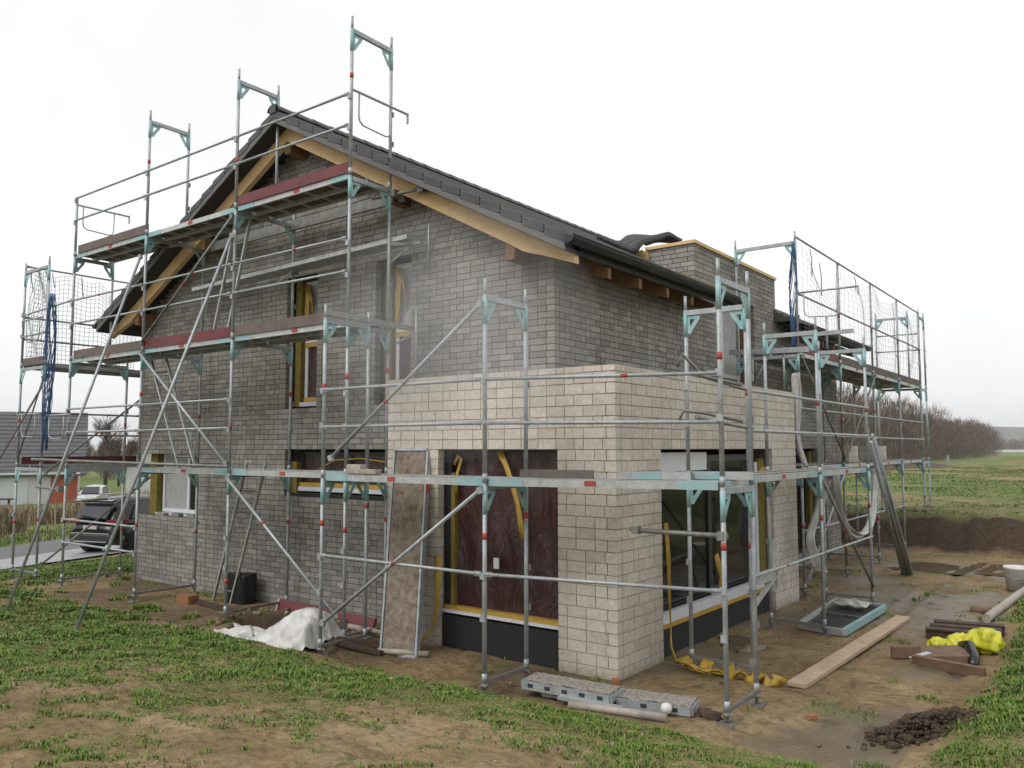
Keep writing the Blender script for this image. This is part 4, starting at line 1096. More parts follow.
ladder('topmost ladder on the gable scaffold, below the red toe board', (-7.25, -.35, 4.2), (-6.72, -.30, 6.22), .32, (1, .15, 0), n=7)

def on_ground(x, y): return (x, y, gz(x, y))
# mortar-caked scaffold board leaning on the front wall
t = thing('scaffold_board', 'mortar-crusted scaffold board leaning upright against the pale brick pier', 'scaffold board', (-2.9, -.5, gz(-2.9, -.5)))
A = Vector((-3.02, -.60, gz(-3.0, -.6) + .0)); B = Vector((-3.36, -.05, 2.50)); wd = Vector((.56, .04, .0))
nrm = (B - A).cross(wd).normalized() * -1
if nrm.y > 0: nrm = -nrm
mb = MB(); bb = len(mb.v)
mb.grid(60, 16, lambda u, v: A.lerp(B, u) + wd * (.05 + .9 * v) + nrm * (.012 * (N2(u * 30, v * 6, 1.3) + N1(u * 80, v * 14, 1.) * .6) - .002)); mb.build('crusted_face', MT['board_grit'], t)
mb = MB()
for k in (0, 1): mb.bar(A + wd * k - nrm * .02, B + wd * k - nrm * .02, .03, .07, up=nrm)
mb.bar(A, A + wd, .04, .06, up=nrm); mb.bar(B, B + wd, .04, .06, up=nrm); mb.build('side_rail', MT['steel'], t)
mb = MB(); p = A.lerp(B, .78) + wd * 1.045 ; mb.bar(p, p + (B - A).normalized() * .16, .012, .05, up=nrm); mb.build('marker_band', MT['red_tape'], t)
mb = MB(); mb.hexa([tuple(A + wd * .05 - nrm * .03), tuple(A + wd * .95 - nrm * .03), tuple(B + wd * .95 - nrm * .03), tuple(B + wd * .05 - nrm * .03), tuple(A + wd * .05 - nrm * .012), tuple(A + wd * .95 - nrm * .012), tuple(B + wd * .95 - nrm * .012), tuple(B + wd * .05 - nrm * .012)]); mb.build('board_core', MT['ply'], t)

# crumpled white plastic sheet by the dug hole
def sheet(u, v):
    x = -5.42 + 1.85 * u; hgt = .06 + .33 * sstep(.35, .86, u) * (1 - .85 * sstep(.93, 1., u))
    y = -1.55 + (.35 + .55 * sstep(0, .6, u)) * v - .05 * math.sin(u * 5)
    prof = math.sin(math.pi * min(1, v * 1.02)) ** .8
    tt = math.atan2((v - .55) * .8, u - .84); rr_ = math.hypot((v - .55) * .8, u - .84)
    fold = -.12 * abs(math.sin(4.5 * tt + 2.5 * N3(u * 5, v * 5, 1.))) * min(1, rr_ * 2.6) + .03 * abs(math.sin(17 * u - 8 * v + 4 * N1(u * 6, v * 6, 1.))) + .03 * (N2(u * 26 + v * 9, v * 9, 1.) - .5)
    return (x, y + .05 * (N3(u * 9, v * 6, 1.) - .5), gz(x, y) - .02 + max(0, hgt * prof + fold * min(1, prof * 1.6)))
mb = MB(); mb.grid(90, 44, sheet); o = mb.build('plastic_sheet', MT['white_sheet']); tag(o, 'crumpled white plastic sheet heaped on the grass beside the dug hole', 'plastic sheet')
def flap(u, v):
    x = -5.45 - .0 * v + .9 * u + .1 * v; y = -1.05 - .55 * u + .18 * v
    return (x, y, gz(x, y) + .035 + .05 * (1 - u) * v + .012 * math.sin(9 * u + 4 * v))
mb = MB(); mb.grid(20, 8, flap); o = mb.build('foam_strip', MT['white_sheet']); tag(o, 'flat pale strip lying at the left end of the white plastic heap', 'foam strip'); o.modifiers.new('t', 'SOLIDIFY').thickness = .02

# red toe board lying at the wall foot
mb = MB(); mb.bar((-6.2, .28, gz(-6.2, .28) + .10), (-3.75, -.02, gz(-3.7, -.02) + .12), .04, .2, up=(0, .35, 1)); rbm = mb.build('red_board', MT['toe_red']); tag(rbm, 'long dark red board lying at the foot of the grey wall behind the posts', 'board')
mb = MB(); mb.bar((-6.24, .287, gz(-6.2, .28) + .10), (-6.20, .28, gz(-6.2, .28) + .10), .05, .19, up=(0, .35, 1)); mb.build('end_cap', MT['alu'], rbm)
# scrap timber and tubes near the corner
for (a, b, r_, lab) in (((-3.9, -1.0), (-2.85, -.75), .022, 'brown timber offcut on the soil just right of the white sheet'), ((-3.55, -.85), (-3.05, -.55), .02, 'short brown batten lying crosswise on the timber offcut')):
    mb = MB(); mb.bar((*a, gz(*a) + .03), (*b, gz(*b) + (.035 if r_ == .022 else .09)), .07, .05); tag(mb.build('timber_offcut', MT['rust']), lab, 'timber')
for (a, b, lab) in (((-2.95, -.72), (-2.35, -.45), 'dusty tube lying at the foot of the leaning board'), ((-3.9, -.35), (-3.3, -.0), 'grey tube lying behind the white sheet at the wall')):
    mb = MB(); mb.tube((*a, gz(*a) + .04), (*b, gz(*b) + .04), .035, 10); tag(mb.build('loose_tube', MT['pvc']), lab, 'tube')

# black rubbish bag against the gable
def bag(c, sx, sy, sz, mat, name, label, cat, seed, lump=.12):
    mb = MB(); nn = VNoise(seed, 64)
    def f(u, v):
        th = 2 * math.pi * u; ph = math.pi * v
        k = 1 + lump * (nn(4 + 2.2 * math.cos(th) * math.sin(ph), 4 + 2.2 * math.sin(th) * math.sin(ph) + v * 5, 1.) - .5) * 2 + lump * .5 * (nn(u * 20 % 20, v * 11, 1.) - .5)
        z = max(-1.0, math.cos(ph)) * sz * k
        s_ = math.sin(ph) ** .55
        return (c[0] + sx * s_ * math.cos(th) * k, c[1] + sy * s_ * math.sin(th) * k, c[2] + sz + max(-sz, z))
    mb.grid(37, 20, f); o = mb.build(name, MT[mat]); centre_origin(o, c); return tag(o, label, cat)
def brick_obj(x, y, rz, mat, label, s=(.24, .115, .11), name='loose_brick', z=None, grp=None):
    z = gz(x, y) if z is None else z
    mb = MB(); mb.obox((0, 0, s[2] / 2), s); o = mb.build(name, MT[mat], bevel=.004); o.location = (x, y, z); o.rotation_euler = (0, 0, rz); return tag(o, label, 'brick', grp)
def crate_bag(u, v):
    th = 2 * math.pi * u; c_, s_ = math.cos(th), math.sin(th); p = .35
    k = 1 + .05 * math.sin(5 * th + 7 * v) * v + .03 * math.sin(13 * th + 3 * v)
    top = sstep(.62, 1., v)
    r_ = (1 - top) * k + .02 * top
    z = .47 * min(1, v / .62) + .02 * math.sin(3 * th) * (v > .4)
    return (-7.25 + .27 * r_ * math.copysign(abs(c_) ** p, c_), .30 + .15 * r_ * math.copysign(abs(s_) ** p, s_), gz(-7.3, .28) + z)
mb = MB(); mb.grid(61, 26, crate_bag); o = mb.build('rubbish_bag', MT['black_bag']); centre_origin(o, (-7.25, .3, gz(-7.3, .28))); tag(o, 'boxy black plastic bag standing against the grey wall behind the ladder', 'bag')
brick_obj(-7.9, -.24, .1, 'orange_brick', 'orange hollow block on the bare soil left of the ladder foot', (.3, .2, .14))
mb = MB(); mb.bar((-8.1, -.12, gz(-8, -.1) + .03), (-6.5, -.28, gz(-6.5, -.3) + .03), .14, .04); tag(mb.build('scaffold_plank', MT['rust']), 'brown plank lying flat under the feet of the ladder', 'plank')
brick_obj(.01, -.06, .6, 'orange_brick', 'small orange brick chip at the foot of the pale brick corner', (.09, .07, .06))
brick_obj(2.02, .1, .4, 'orange_brick', 'orange pebble-sized brick chip on bare earth near the plank', (.08, .06, .05))
mb = MB(); clod(mb, (0, 0, 0), .11, 77); o = mb.build('field_stone', MT['rust']); o.location = (1.27, -.52, gz(1.27, -.52) + .05); o.scale = (1.3, .8, .7); tag(o, 'muddy brown stone against the front corner post of the low scaffold', 'stone')
brick_obj(-3.22, -.86, .05, 'brick_pale', 'left pale block lying on the front deck by the gable scaffold', (.24, .115, .115), 'loose_brick', 2.20)
brick_obj(-2.93, -.9, .12, 'brick_pale', 'right pale block lying lower on the front deck next to another block', (.26, .115, .06), 'loose_brick', 2.20)

# two discarded deck panels with a pipe in front of the corner
def deck_panel(label, c, rz, L_, tilt=0.):
    t = thing('deck_panel', label, 'deck panel', c, 'discarded deck panels')
    t.rotation_euler = (0, tilt, rz); w = .32
    mb = MB(); mb.grid(60, 14, lambda u, v: (c[0] - L_ / 2 + L_ * u, c[1] - w / 2 + w * v, c[2] + .085 + .012 * N2(u * 60 + L_, v * 14, 1.) + .01 * N1(u * 120, v * 30 + L_, 1.))); mb.build('crusted_face', MT['panel_grit'], t)
    mb = MB()
    for s in (-1, 1): mb.box(c[0] - L_ / 2, c[0] + L_ / 2, c[1] + s * w / 2 - .008, c[1] + s * w / 2 + .008, c[2] + .005, c[2] + .092)
    for s in (-1, 1): mb.box(c[0] + s * (L_ / 2) - .02, c[0] + s * (L_ / 2) + .02, c[1] - w / 2 + .01, c[1] + w / 2 - .01, c[2] + .012, c[2] + .084)
    mb.build('side_rail', MT['steel'], t)
    for k in range(5):
        mb = MB(); x = c[0] - L_ / 2 + L_ * (k + .5) / 5; mb.box(x - .03, x + .03, c[1] - w / 2 - .0095, c[1] - w / 2 - .006, c[2] + .03, c[2] + .068); mb.build('slot', MT['strap'], t)
    mb = MB(); mb.box(c[0] - L_ / 2 + .03, c[0] + L_ / 2 - .03, c[1] - w / 2 + .02, c[1] + w / 2 - .02, c[2] + .05, c[2] + .075); mb.build('board_core', MT['ply'], t)
    return t
deck_panel('longer mortar-crusted deck panel on the bare soil in front of the pale corner', (.36, -.62, gz(.36, -.62) + .02), R(12), 1.5)
deck_panel('shorter deck panel stacked at the left end of the longer panel', (-.08, -.80, gz(0, -.8) + .07), R(8), .95, .02)
mb = MB(); mb.tube((.05, -1.04, gz(0, -1) + .04), (1.0, -.86, gz(1, -.86) + .04), .038, 12); tag(mb.build('loose_tube', MT['pvc']), 'white mud-stained pipe lying in front of the deck panels', 'tube')
mb = MB(); mb.lathe([(0.001, 0), (.04, .012), (.055, .05), (.045, .09), (.001, .105)], (.93, -.72, gz(.9, -.7) + .03), 16); tag(mb.build('white_ball', MT['white_pl']), 'round white plastic ball resting against the panel end', 'ball')
mb = MB(); mb.bar((-.1, -.98, gz(0, -1) + .07), (.55, -.9, gz(.5, -.9) + .05), .1, .03); tag(mb.build('steel_bar', MT['steel']), 'flat steel bar half under the grass beside the white pipe', 'bar')

# yellow sheeting trailing out of the wide opening
ys_ = [(.03, 1.12, 1.62), (.05, 1.13, 1.2), (.06, 1.12, .8), (.08, 1.1, .45), (.12, 1.02, .2), (.22, .95, .06), (.42, .93, .04), (.62, .86, .05), (.8, .9, .04), (1.0, .78, .05), (1.2, .84, .03), (1.4, .9, .03)]
o = ribbon('yellow_sheet', [(x, y, z + gz(x, y) * (z < .3)) for x, y, z in ys_[:9]], .05, MT['yellow_tape'], None, 3.0, 9)
tag(o, 'yellow plastic strip hanging down the pale pier and trailing over the mud', 'plastic strip')
o = ribbon('yellow_sheet', [(.30 + .040 * i, .92 + .07 * math.sin(i * 1.1), .05 + .035 * math.sin(i * 1.9) + gz(.35 + .04 * i, .9)) for i in range(30)], .15, MT['yellow_tape'], None, 14., 12)
tag(o, 'crumpled yellow sheeting bunched on the mud at the inner scaffold posts', 'plastic strip')
o = ribbon('yellow_sheet', [(-2.60, -.02, 1.15), (-2.58, -.05, .8), (-2.56, -.09, .5), (-2.62, -.12, .25), (-2.75, -.2, .06), (-2.9, -.3, .04), (-3.05, -.4, .03)], .085, MT['yellow_tape'], None, 1.2, 14)
tag(o, 'yellow plastic strip hanging at the left jamb of the film-covered door', 'plastic strip')

# steel frame panel on the ground with a white cloth
t = thing('frame_panel', 'aluminium framed panel with dark sheet lying on the ground under the scaffold', 'panel', on_ground(1.0, 4.8))
cs = [Vector((.72, 3.78, 0)), Vector((1.35, 3.64, 0)), Vector((1.40, 5.70, 0)), Vector((.60, 6.05, 0))]
cs = [Vector((p.x, p.y, gz(p.x, p.y))) for p in cs]; up = Vector((0, 0, 1))
mb = MB()
for i in range(4): mb.bar(cs[i] + up * .06, cs[(i + 1) % 4] + up * .06, .05, .09)
mb.build('frame', MT['alu'], t)
mb = MB(); q_ = [p + up * .04 for p in cs]; mb.hexa([tuple(p) for p in q_] + [tuple(p + up * .015) for p in q_]); mb.build('sheet', MT['frame_dark'], t)
mb = MB(); a = cs[0].lerp(cs[3], .5); b_ = cs[1].lerp(cs[2], .5); mb.bar(a + up * .066, b_ + up * .066, .03, .03); mb.build('crossbar', MT['steel_old'], t)
mb = MB(); mb.bar(cs[1] + up * .062 + (cs[2] - cs[1]) * .02, cs[2] + up * .062, .054, .094); mb.build('painted_edge', MT['teal'], t)
mb = MB(); mb.grid(18, 12, lambda u, v: (.72 + .5 * u, 5.35 + .45 * v - .1 * u, gz(.9, 5.5) + .12 + .06 * math.sin(u * 3.1) * math.sin(v * 3.1) + .012 * math.sin(15 * u + 9 * v))); o = mb.build('white_cloth', MT['white_sheet']); o.modifiers.new('t', 'SOLIDIFY').thickness = .012; tag(o, 'folded white cloth lying on the far end of the framed panel', 'cloth')
mb = MB(); mb.grid(12, 8, lambda u, v: (1.52 + .24 * u, 5.2 + .3 * v, gz(1.6, 5.3) + .01 + .07 * math.sin(u * 3.1) * math.sin(v * 3.1) * (1 + .4 * math.sin(9 * u + 5 * v)))); o = mb.build('plastic_scrap', MT['white_sheet']); tag(o, 'scrunched white plastic scrap beside the framed panel', 'plastic scrap')
# plank
mb = MB(); a = (1.6, .95); b_ = (1.74, 5.3); mb.bar((*a, gz(*a) + .03), (*b_, gz(*b_) + .03), .2, .045); o = mb.build('wooden_plank', MT['plank'], bevel=.003); tag(o, 'long pale wooden plank lying on the trodden earth', 'plank')
# rusty formwork beams
for k in range(3):
    mb = MB(); zz = gz(2.6, 4.4) + .065 * (2 - k) + .0; y0 = 4.85 - .2 * (2 - k) if False else 4.1 + .28 * k
    a = (2.22, y0 + .2); b_ = (3.05, y0 + .35); zz = gz(2.5, y0) + .02
    mb.bar((*a, zz + .055), (*b_, zz + .06), .10, .11); mb.bar((a[0], a[1], zz + .11), (b_[0], b_[1], zz + .115), .16, .02); mb.bar((a[0], a[1], zz + .01), (b_[0], b_[1], zz + .01), .16, .02)
    tag(mb.build('steel_beam', MT['rust']), ['nearest of three rusty steel beams, touching the yellow bag', 'middle one of three rusty steel beams', 'farthest of three rusty steel beams'][k], 'steel beam', 'rusty steel beams')
# muddy boards
for (c_, s_, r_, lab) in (((2.62, 3.15), (.62, .45, .1), (.06, -.1, .25), 'brown muddy board tipped over beside the yellow bag'), ((2.25, 2.95), (.36, .05, .14), (.0, 0, .75), 'short brown board on edge in front of the muddy boards'), ((2.75, 2.66), (.78, .05, .13), (.2, 0, -.2), 'dark brown board standing on edge at the grass border')):
    mb = MB(); mb.obox((c_[0], c_[1], gz(*c_) + s_[2] / 2 + .01), s_, r_); tag(mb.build('muddy_board', MT['cardboard'], bevel=.006), lab, 'board')
mb = MB(); mb.bar((2.35, 2.75, gz(2.3, 2.7) + .05), (2.5, 3.0, gz(2.5, 3) + .1), .08, .012); tag(mb.build('metal_strip', MT['alu']), 'bent bright metal strip between the muddy boards', 'strip')
mb = MB(); mb.path([(2.78, 3.45, gz(2.8, 3.4) + .15), (2.88, 3.3, gz(2.8, 3.4) + .2), (2.95, 3.1, gz(2.9, 3.1) + .13), (2.98, 2.85, gz(3, 2.9) + .03)], .06, 8); tag(mb.build('rubber_hose', MT['black_bag']), 'black rubber flap curling over the muddy board', 'rubber flap')
# yellow bags
bag((3.0, 3.8, gz(3.0, 3.8)), .20, .17, .13, 'yellow_bag', 'yellow_bag', 'biggest yellow green plastic bag on the bank by the rusty beams', 'bag', 31, .35)
bag((2.74, 3.68, gz(2.74, 3.6)), .13, .12, .11, 'yellow_bag', 'yellow_bag', 'middle lump of yellow plastic bag in front of the beams', 'bag', 33, .35)
bag((2.50, 3.58, gz(2.5, 3.58)), .12, .1, .075, 'yellow_bag', 'yellow_bag', 'small flat yellow plastic bag nearest the muddy board', 'bag', 35, .35)
# pipes on the right edge, bucket
mb = MB(); mb.tube((2.72, 5.95, gz(2.72, 5.95) + .07), (3.02, 9.2, gz(3., 9.2) + .07), .065, 14); tag(mb.build('drain_pipe', MT['pvc']), 'long muddy drain pipe lying along the right-hand bank', 'pipe')
mb = MB(); mb.tube((2.42, 6.6, gz(2.42, 6.6) + .055), (2.72, 6.62, gz(2.7, 6.6) + .055), .055, 12); tag(mb.build('drain_pipe', MT['cardboard']), 'short brown pipe piece lying crosswise beside the long pipe', 'pipe')
c = (2.78, 9.35, gz(2.78, 9.35)); t = thing('bucket', 'white plastic mortar bucket standing at the right-hand edge', 'bucket', c)
mb = MB(); mb.lathe([(.001, .01), (.17, 0), (.2, .36), (.215, .37), (.215, .4), (.20, .41), (.19, .38), (.165, .03), (.001, .03)], c, 24); mb.build('tub', MT['white_pl'], t)
mb = MB(); mb.path([(c[0] - .21, c[1], c[2] + .37), (c[0] - .15, c[1] - .16, c[2] + .25), (c[0], c[1] - .225, c[2] + .2), (c[0] + .15, c[1] - .16, c[2] + .25), (c[0] + .21, c[1], c[2] + .37)], .006, 6); mb.build('handle', MT['steel'], t)
# leaning tubes
for k in range(5):
    a = (.72 + .05 * k, 10.15 - .02 * k); b_ = (1.03 + .0 * k - .06 * (k % 2), 6.75 + .06 * k, 2.62 + .06 * (k % 3))
    a = (a[0], a[1], gz(*a)); mb = MB(); mb.tube(a, b_, .024, 8)
    tag(mb.build('scaffold_tube', MT['steel']), 'steel scaffold tube in the bundle leaning against the last front scaffold post', 'tube', 'tubes leaning on the scaffold')
# white sheets hung at the scaffold corner
def hang(pts, w, lab, wdir=(.2, .9, 0), seed=0):
    mb = MB(); pv = [Vector(p) for p in pts]; wd = Vector(wdir).normalized(); n_ = len(pv) * 6
    def cr(u):
        t = u * (len(pv) - 1); i = min(int(t), len(pv) - 2); f = t - i
        p0, p1, p2, p3 = pv[max(i - 1, 0)], pv[i], pv[i + 1], pv[min(i + 2, len(pv) - 1)]
        return .5 * ((2 * p1) + (p2 - p0) * f + (2 * p0 - 5 * p1 + 4 * p2 - p3) * f * f + (3 * p1 - p0 - 3 * p2 + p3) * f ** 3)
    mb.grid(n_, 9, lambda u, v: cr(u) + wd * w * (v - .5) + Vector((.05 * math.sin(9 * v + 5 * u + seed), 0, .04 * math.sin(7 * u + 6 * v)))); o = mb.build('hanging_sheet', MT['white_sheet'])
    o.modifiers.new('t', 'SOLIDIFY').thickness = .006; return tag(o, lab, 'plastic sheet', 'white sheets hung on the scaffold')
hang([(.45, 6.15, 2.05), (.4, 5.95, 1.6), (.35, 5.6, 1.1), (.35, 5.85, .75), (.35, 6.1, .45)], .24, 'white plastic sheet hanging straight down beside the end of the extension')
hang([(.5, 6.55, 2.1), (.5, 6.7, 1.6), (.5, 7.1, 1.12), (.5, 7.9, .92), (.5, 8.6, 1.1), (.5, 9.05, 1.6), (.5, 9.15, 2.1)], .10, 'white plastic sheet sagging in a wide loop under the far deck', (.8, .1, .55), 2)
hang([(.02, 6.1, 3.75), (.02, 6.12, 3.2), (.0, 6.1, 2.7), (.12, 6.15, 2.22)], .11, 'narrow white sheet wrapped down the post above the first lift', (.3, .9, 0), 4)
# loose steel deck panels lying on the front deck near the corner
def loose_panel(label, a, b, z, w, mat):
    t = thing('steel_plank', label, 'steel plank', (a[0], a[1], z), 'steel planks on the front deck'); a_ = Vector((*a, z)); b_ = Vector((*b, z)); d = (b_ - a_).normalized(); s_ = Vector((-d.y, d.x, 0))
    mb = MB(); mb.bar(a_ + up * .06, b_ + up * .06, w, .012); mb.build('plate', MT[mat], t)
    mb = MB(); mb.bar(a_ + s_ * w / 2 + up * .03, b_ + s_ * w / 2 + up * .03, .012, .075); mb.bar(a_ - s_ * w / 2 + up * .03, b_ - s_ * w / 2 + up * .03, .012, .075); mb.build('lip', MT['alu'], t)
    mb = MB(); m_ = a_.lerp(b_, .45); mb.bar(m_ - d * .18 - s_ * (w / 2 + .008) + up * .03, m_ + d * .12 - s_ * (w / 2 + .008) + up * .03, .006, .07); mb.build('painted_edge', MT['teal'], t)
loose_panel('steel plank with a teal edge on the front deck, left of the corner posts', (.30, -.45), (1.0, -.22), 2.21, .2, 'plytop'); loose_panel('bare grey steel plank on the front deck behind the corner posts', (.85, -.15), (1.5, .12), 2.21, .2, 'steel')
# stacks of bricks stored on the far deck
for (y, n_, lab) in ((10.3, 6, 'brick stack on the far deck, the nearer and smaller one'), (12.6, 8, 'brick stack on the far deck, the larger one behind')):
    mb = MB()
    for i in range(3):
        for j in range(n_ // 2):
            for k in range(3): mb.obox((-.55 + .125 * i, y + .25 * j, 2.20 + .06 + .12 * k), (.115, .24, .113))
    o = mb.build('brick_stack', MT['brick_pale']); centre_origin(o, (-.5, y, 2.2)); tag(o, lab, 'brick stack', 'bricks stacked on the far deck')
# soil clods heap
mb = MB()
for k in range(1000):
    a = random.gauss(0, .24); b_ = random.gauss(0, .17); x = 2.92 + a * .6; y = .34 + a * .75 + b_; r = random.uniform(.006, .026) * (2.4 if random.random() < .06 else 1)
    h = .17 * math.exp(-(a * a + b_ * b_ * 3) / .16) * random.random()
    clod(mb, (x, y, gz(x, y) + r * .05 + h), r, k)
o = mb.build('soil_clods', MT['clod']); tag(o, 'heap of dark broken clods at the border of grass and mud', 'soil heap', kind='stuff')
mb = MB()
for k in range(420):
    if random.random() < .6: x = random.uniform(-4, 2.9); y = random.uniform(-1.3, 7)
    else: x = random.uniform(-8, 4.2); y = random.uniform(-6.5, -1.)
    r = random.uniform(.005, .015) * (2.4 if random.random() < .06 else 1); clod(mb, (x, y, gz(x, y) + r * .3), r, k)
for k in range(60):
    a = random.uniform(0, 6.28); d_ = random.uniform(1.1, 1.5); x = -4.9 + .95 * d_ * math.cos(a); y = -.62 + .42 * d_ * math.sin(a); r = random.uniform(.02, .06); clod(mb, (x, y, gz(x, y) + r * .2), r, k)
o = mb.build('pebbles', MT['pebble']); tag(o, 'scattered small clods and pebbles on the trodden earth', 'pebbles', kind='stuff')
# ------------------------------------------------------------------ cars
MT['rim'] = simple('dark_alloy', (.12, .12, .125), .35, .6, var=.2)
def wheel(parent, c, axis_y, r, w):
    """wheel whose axle runs along local y of the car"""
    cx, cy, cz = c
    mb = MB(); n = 28; prof = [(r * .62, -w / 2), (r * .95, -w / 2), (r, -w * .35), (r, w * .35), (r * .95, w / 2), (r * .62, w / 2)]
    b0 = len(mb.v)
    for rr_, o in prof:
        for k in range(n):
            t = 2 * math.pi * k / n; mb.v.append((cx + rr_ * math.cos(t), cy + o, cz + rr_ * math.sin(t)))
    for i in range(len(prof) - 1):
        for k in range(n): mb.face((b0 + i * n + k, b0 + i * n + (k + 1) % n, b0 + (i + 1) * n + (k + 1) % n, b0 + (i + 1) * n + k), 0, True)
    wl = mb.build('wheel', MT['tyre'], parent)
    rm = MB(); rm.tube((cx, cy - w * .30, cz), (cx, cy + w * .30, cz), r * .62, 20); rm.tube((cx, cy - w * .42, cz), (cx, cy + w * .42, cz), r * .17, 12)
    for k in range(5):
        t = 2 * math.pi * k / 5; rm.bar((cx, cy + axis_y * w * .4, cz), (cx + r * .62 * math.cos(t), cy + axis_y * w * .4, cz + r * .62 * math.sin(t)), .05, .03, up=(0, 1, 0))
    rm.build('rim', MT['rim'], wl)

def car(name, label, loc, heading, paint, length, width, height, style='suv', windows=True):
    """body is lofted from cross-sections along the length; local x = forward, origin at the rear axle line centre on the ground"""
    t = thing('parked_car', label, 'car', (0, 0, 0), 'cars parked by the houses')
    Lc, W, H = length, width / 2, height
    if style == 'suv':
        prof = [(0, .38, .78, .80), (.03, .30, .95, .93), (.10, .26, 1.02, .985), (.22, .24, 1.04, 1.), (.5, .22, 1.0, 1.), (.70, .24, .97, .99), (.86, .26, .90, .96), (.95, .30, .78, .88), (1, .40, .62, .72)]
        roof = [(.015, 1.03, .80), (.05, 1.30, .76), (.11, 1.60, .71), (.20, 1.69, .70), (.38, 1.70, .70), (.52, 1.62, .69), (.62, 1.35, .74), (.70, 1.02, .80)]
    else:
        prof = [(0, .36, .70, .80), (.04, .28, .90, .94), (.15, .24, .96, 1.), (.5, .22, .92, 1.), (.75, .24, .88, .98), (.9, .28, .78, .92), (1, .38, .56, .74)]
        roof = [(.03, .94, .8), (.12, 1.25, .75), (.25, 1.45, .70), (.48, 1.45, .69), (.60, 1.25, .72), (.74, .9, .8)]
    sc_ = H / 1.70 if style == 'suv' else H / 1.45
    mb = MB(); m_ = 13; b0 = len(mb.v)
    for (fx, zb, zt, wf) in prof:
        zb *= sc_; zt *= sc_
        for k in range(m_):
            a = math.pi * (k / (m_ - 1)); cxx = math.cos(a); sxx = math.sin(a)
            y = W * wf * math.copysign(abs(cxx) ** .35, cxx); z = zb + (zt - zb) * (sxx ** .45 if sxx > 0 else 0)
            mb.v.append((fx * Lc, y, z))
    for i in range(len(prof) - 1):
        for k in range(m_ - 1): mb.face((b0 + i * m_ + k, b0 + i * m_ + k + 1, b0 + (i + 1) * m_ + k + 1, b0 + (i + 1) * m_ + k), 0, True)
        mb.face((b0 + i * m_, b0 + (i + 1) * m_, b0 + (i + 1) * m_ + m_ - 1, b0 + i * m_ + m_ - 1))
    mb.face([b0 + k for k in range(m_)]); mb.face([b0 + (len(prof) - 1) * m_ + k for k in range(m_)])
    # greenhouse
    b1 = len(mb.v); mr = 11
    for (fx, zt, wf) in roof:
        zt *= sc_; zb = .92 * sc_
        for k in range(mr):
            a = math.pi * (k / (mr - 1)); cxx = math.cos(a); sxx = math.sin(a)
            y = W * (wf + (.96 - wf) * (1 - sxx ** .8 if sxx > 0 else 1) * .9) * math.copysign(abs(cxx) ** .42, cxx); z = zb + (zt - zb) * (sxx ** .5 if sxx > 0 else 0)
            mb.v.append((fx * Lc, y, z))
    for i in range(len(roof) - 1):
        for k in range(mr - 1): mb.face((b1 + i * mr + k, b1 + i * mr + k + 1, b1 + (i + 1) * mr + k + 1, b1 + (i + 1) * mr + k), 0, True)
    body = mb.build('body', MT[paint], t); fix_normals(body)
    def gl(nm, pts, par, mat='car_glass', thick=.02):
        g = MB(); P0 = [Vector(p) for p in pts]; nn = (P0[1] - P0[0]).cross(P0[2] - P0[0]).normalized() * thick
        g.prism([p - nn * .3 for p in P0], nn); o = g.build(nm, MT[mat], par); fix_normals(o); return o
    h = sc_
    if style == 'suv':
        # rear window, side windows, tail lamps, bumper, plate, roof rails, spoiler, door handles
        gl('rear_window', [(-.005 * Lc, -.62 * W, 1.09 * h), (-.005 * Lc, .62 * W, 1.09 * h), (.062 * Lc, .60 * W, 1.50 * h), (.062 * Lc, -.60 * W, 1.50 * h)], t, thick=.05)
        for s in (-1, 1):
            for (x0, x1, x2, x3) in ((.13, .30, .30, .19), (.315, .455, .455, .315), (.47, .655, .55, .47)):
                gl('side_window', [(x0 * Lc, s * .955 * W, 1.06 * h), (x1 * Lc, s * .965 * W, 1.05 * h), (x2 * Lc, s * .80 * W, 1.50 * h), (x3 * Lc, s * .80 * W, 1.50 * h)], t, thick=.04)
            tl = MB(); tl.obox((.025 * Lc, s * .74 * W, .99 * h), (.10, .42 * W, .14 * h), (0, R(-12), 0)); tl.obox((.07 * Lc, s * .955 * W, 1.0 * h), (.34, .05, .11 * h), (0, R(-6), 0)); tl.build('tail_light', MT['tail_red'], t, bevel=.015)
            mr_ = MB(); mr_.obox((.58 * Lc, s * 1.08 * W, 1.12 * h), (.12, .2, .14)); mr_.build('mirror', MT[paint], t, bevel=.03)
            rl = MB(); rl.path([(.17 * Lc, s * .66 * W, 1.67 * h), (.2 * Lc, s * .66 * W, 1.725 * h), (.45 * Lc, s * .66 * W, 1.735 * h), (.5 * Lc, s * .66 * W, 1.68 * h)], .018, 6); rl.build('roof_rail', MT['alu'], t)
            for x in (.34, .52):
                dh_ = MB(); dh_.obox((x * Lc, s * 1.005 * W, .93 * h), (.2, .03, .03)); dh_.build('door_handle', MT['alu'], t)
        sp = MB(); sp.obox((.055 * Lc, 0, 1.585 * h), (.2, 1.26 * W, .05), (0, R(-8), 0)); sp.build('roof_spoiler', MT[paint], t, bevel=.015)
        bp_ = MB(); bp_.obox((.012 * Lc, 0, .50 * h), (.16, 1.70 * W, .24)); bp_.build('rear_bumper', MT['frame_dark'], t, bevel=.05)
        ch = MB(); ch.obox((-.004 * Lc, 0, .64 * h), (.03, 1.5 * W, .02)); ch.obox((-.006 * Lc, 0, .40 * h), (.03, 1.3 * W, .02)); ch.build('chrome_trim', MT['alu'], t)
        pl = MB(); pl.obox((-.004 * Lc, 0, .82 * h), (.04, .50, .10)); pl.build('number_plate', MT['alu'], t)
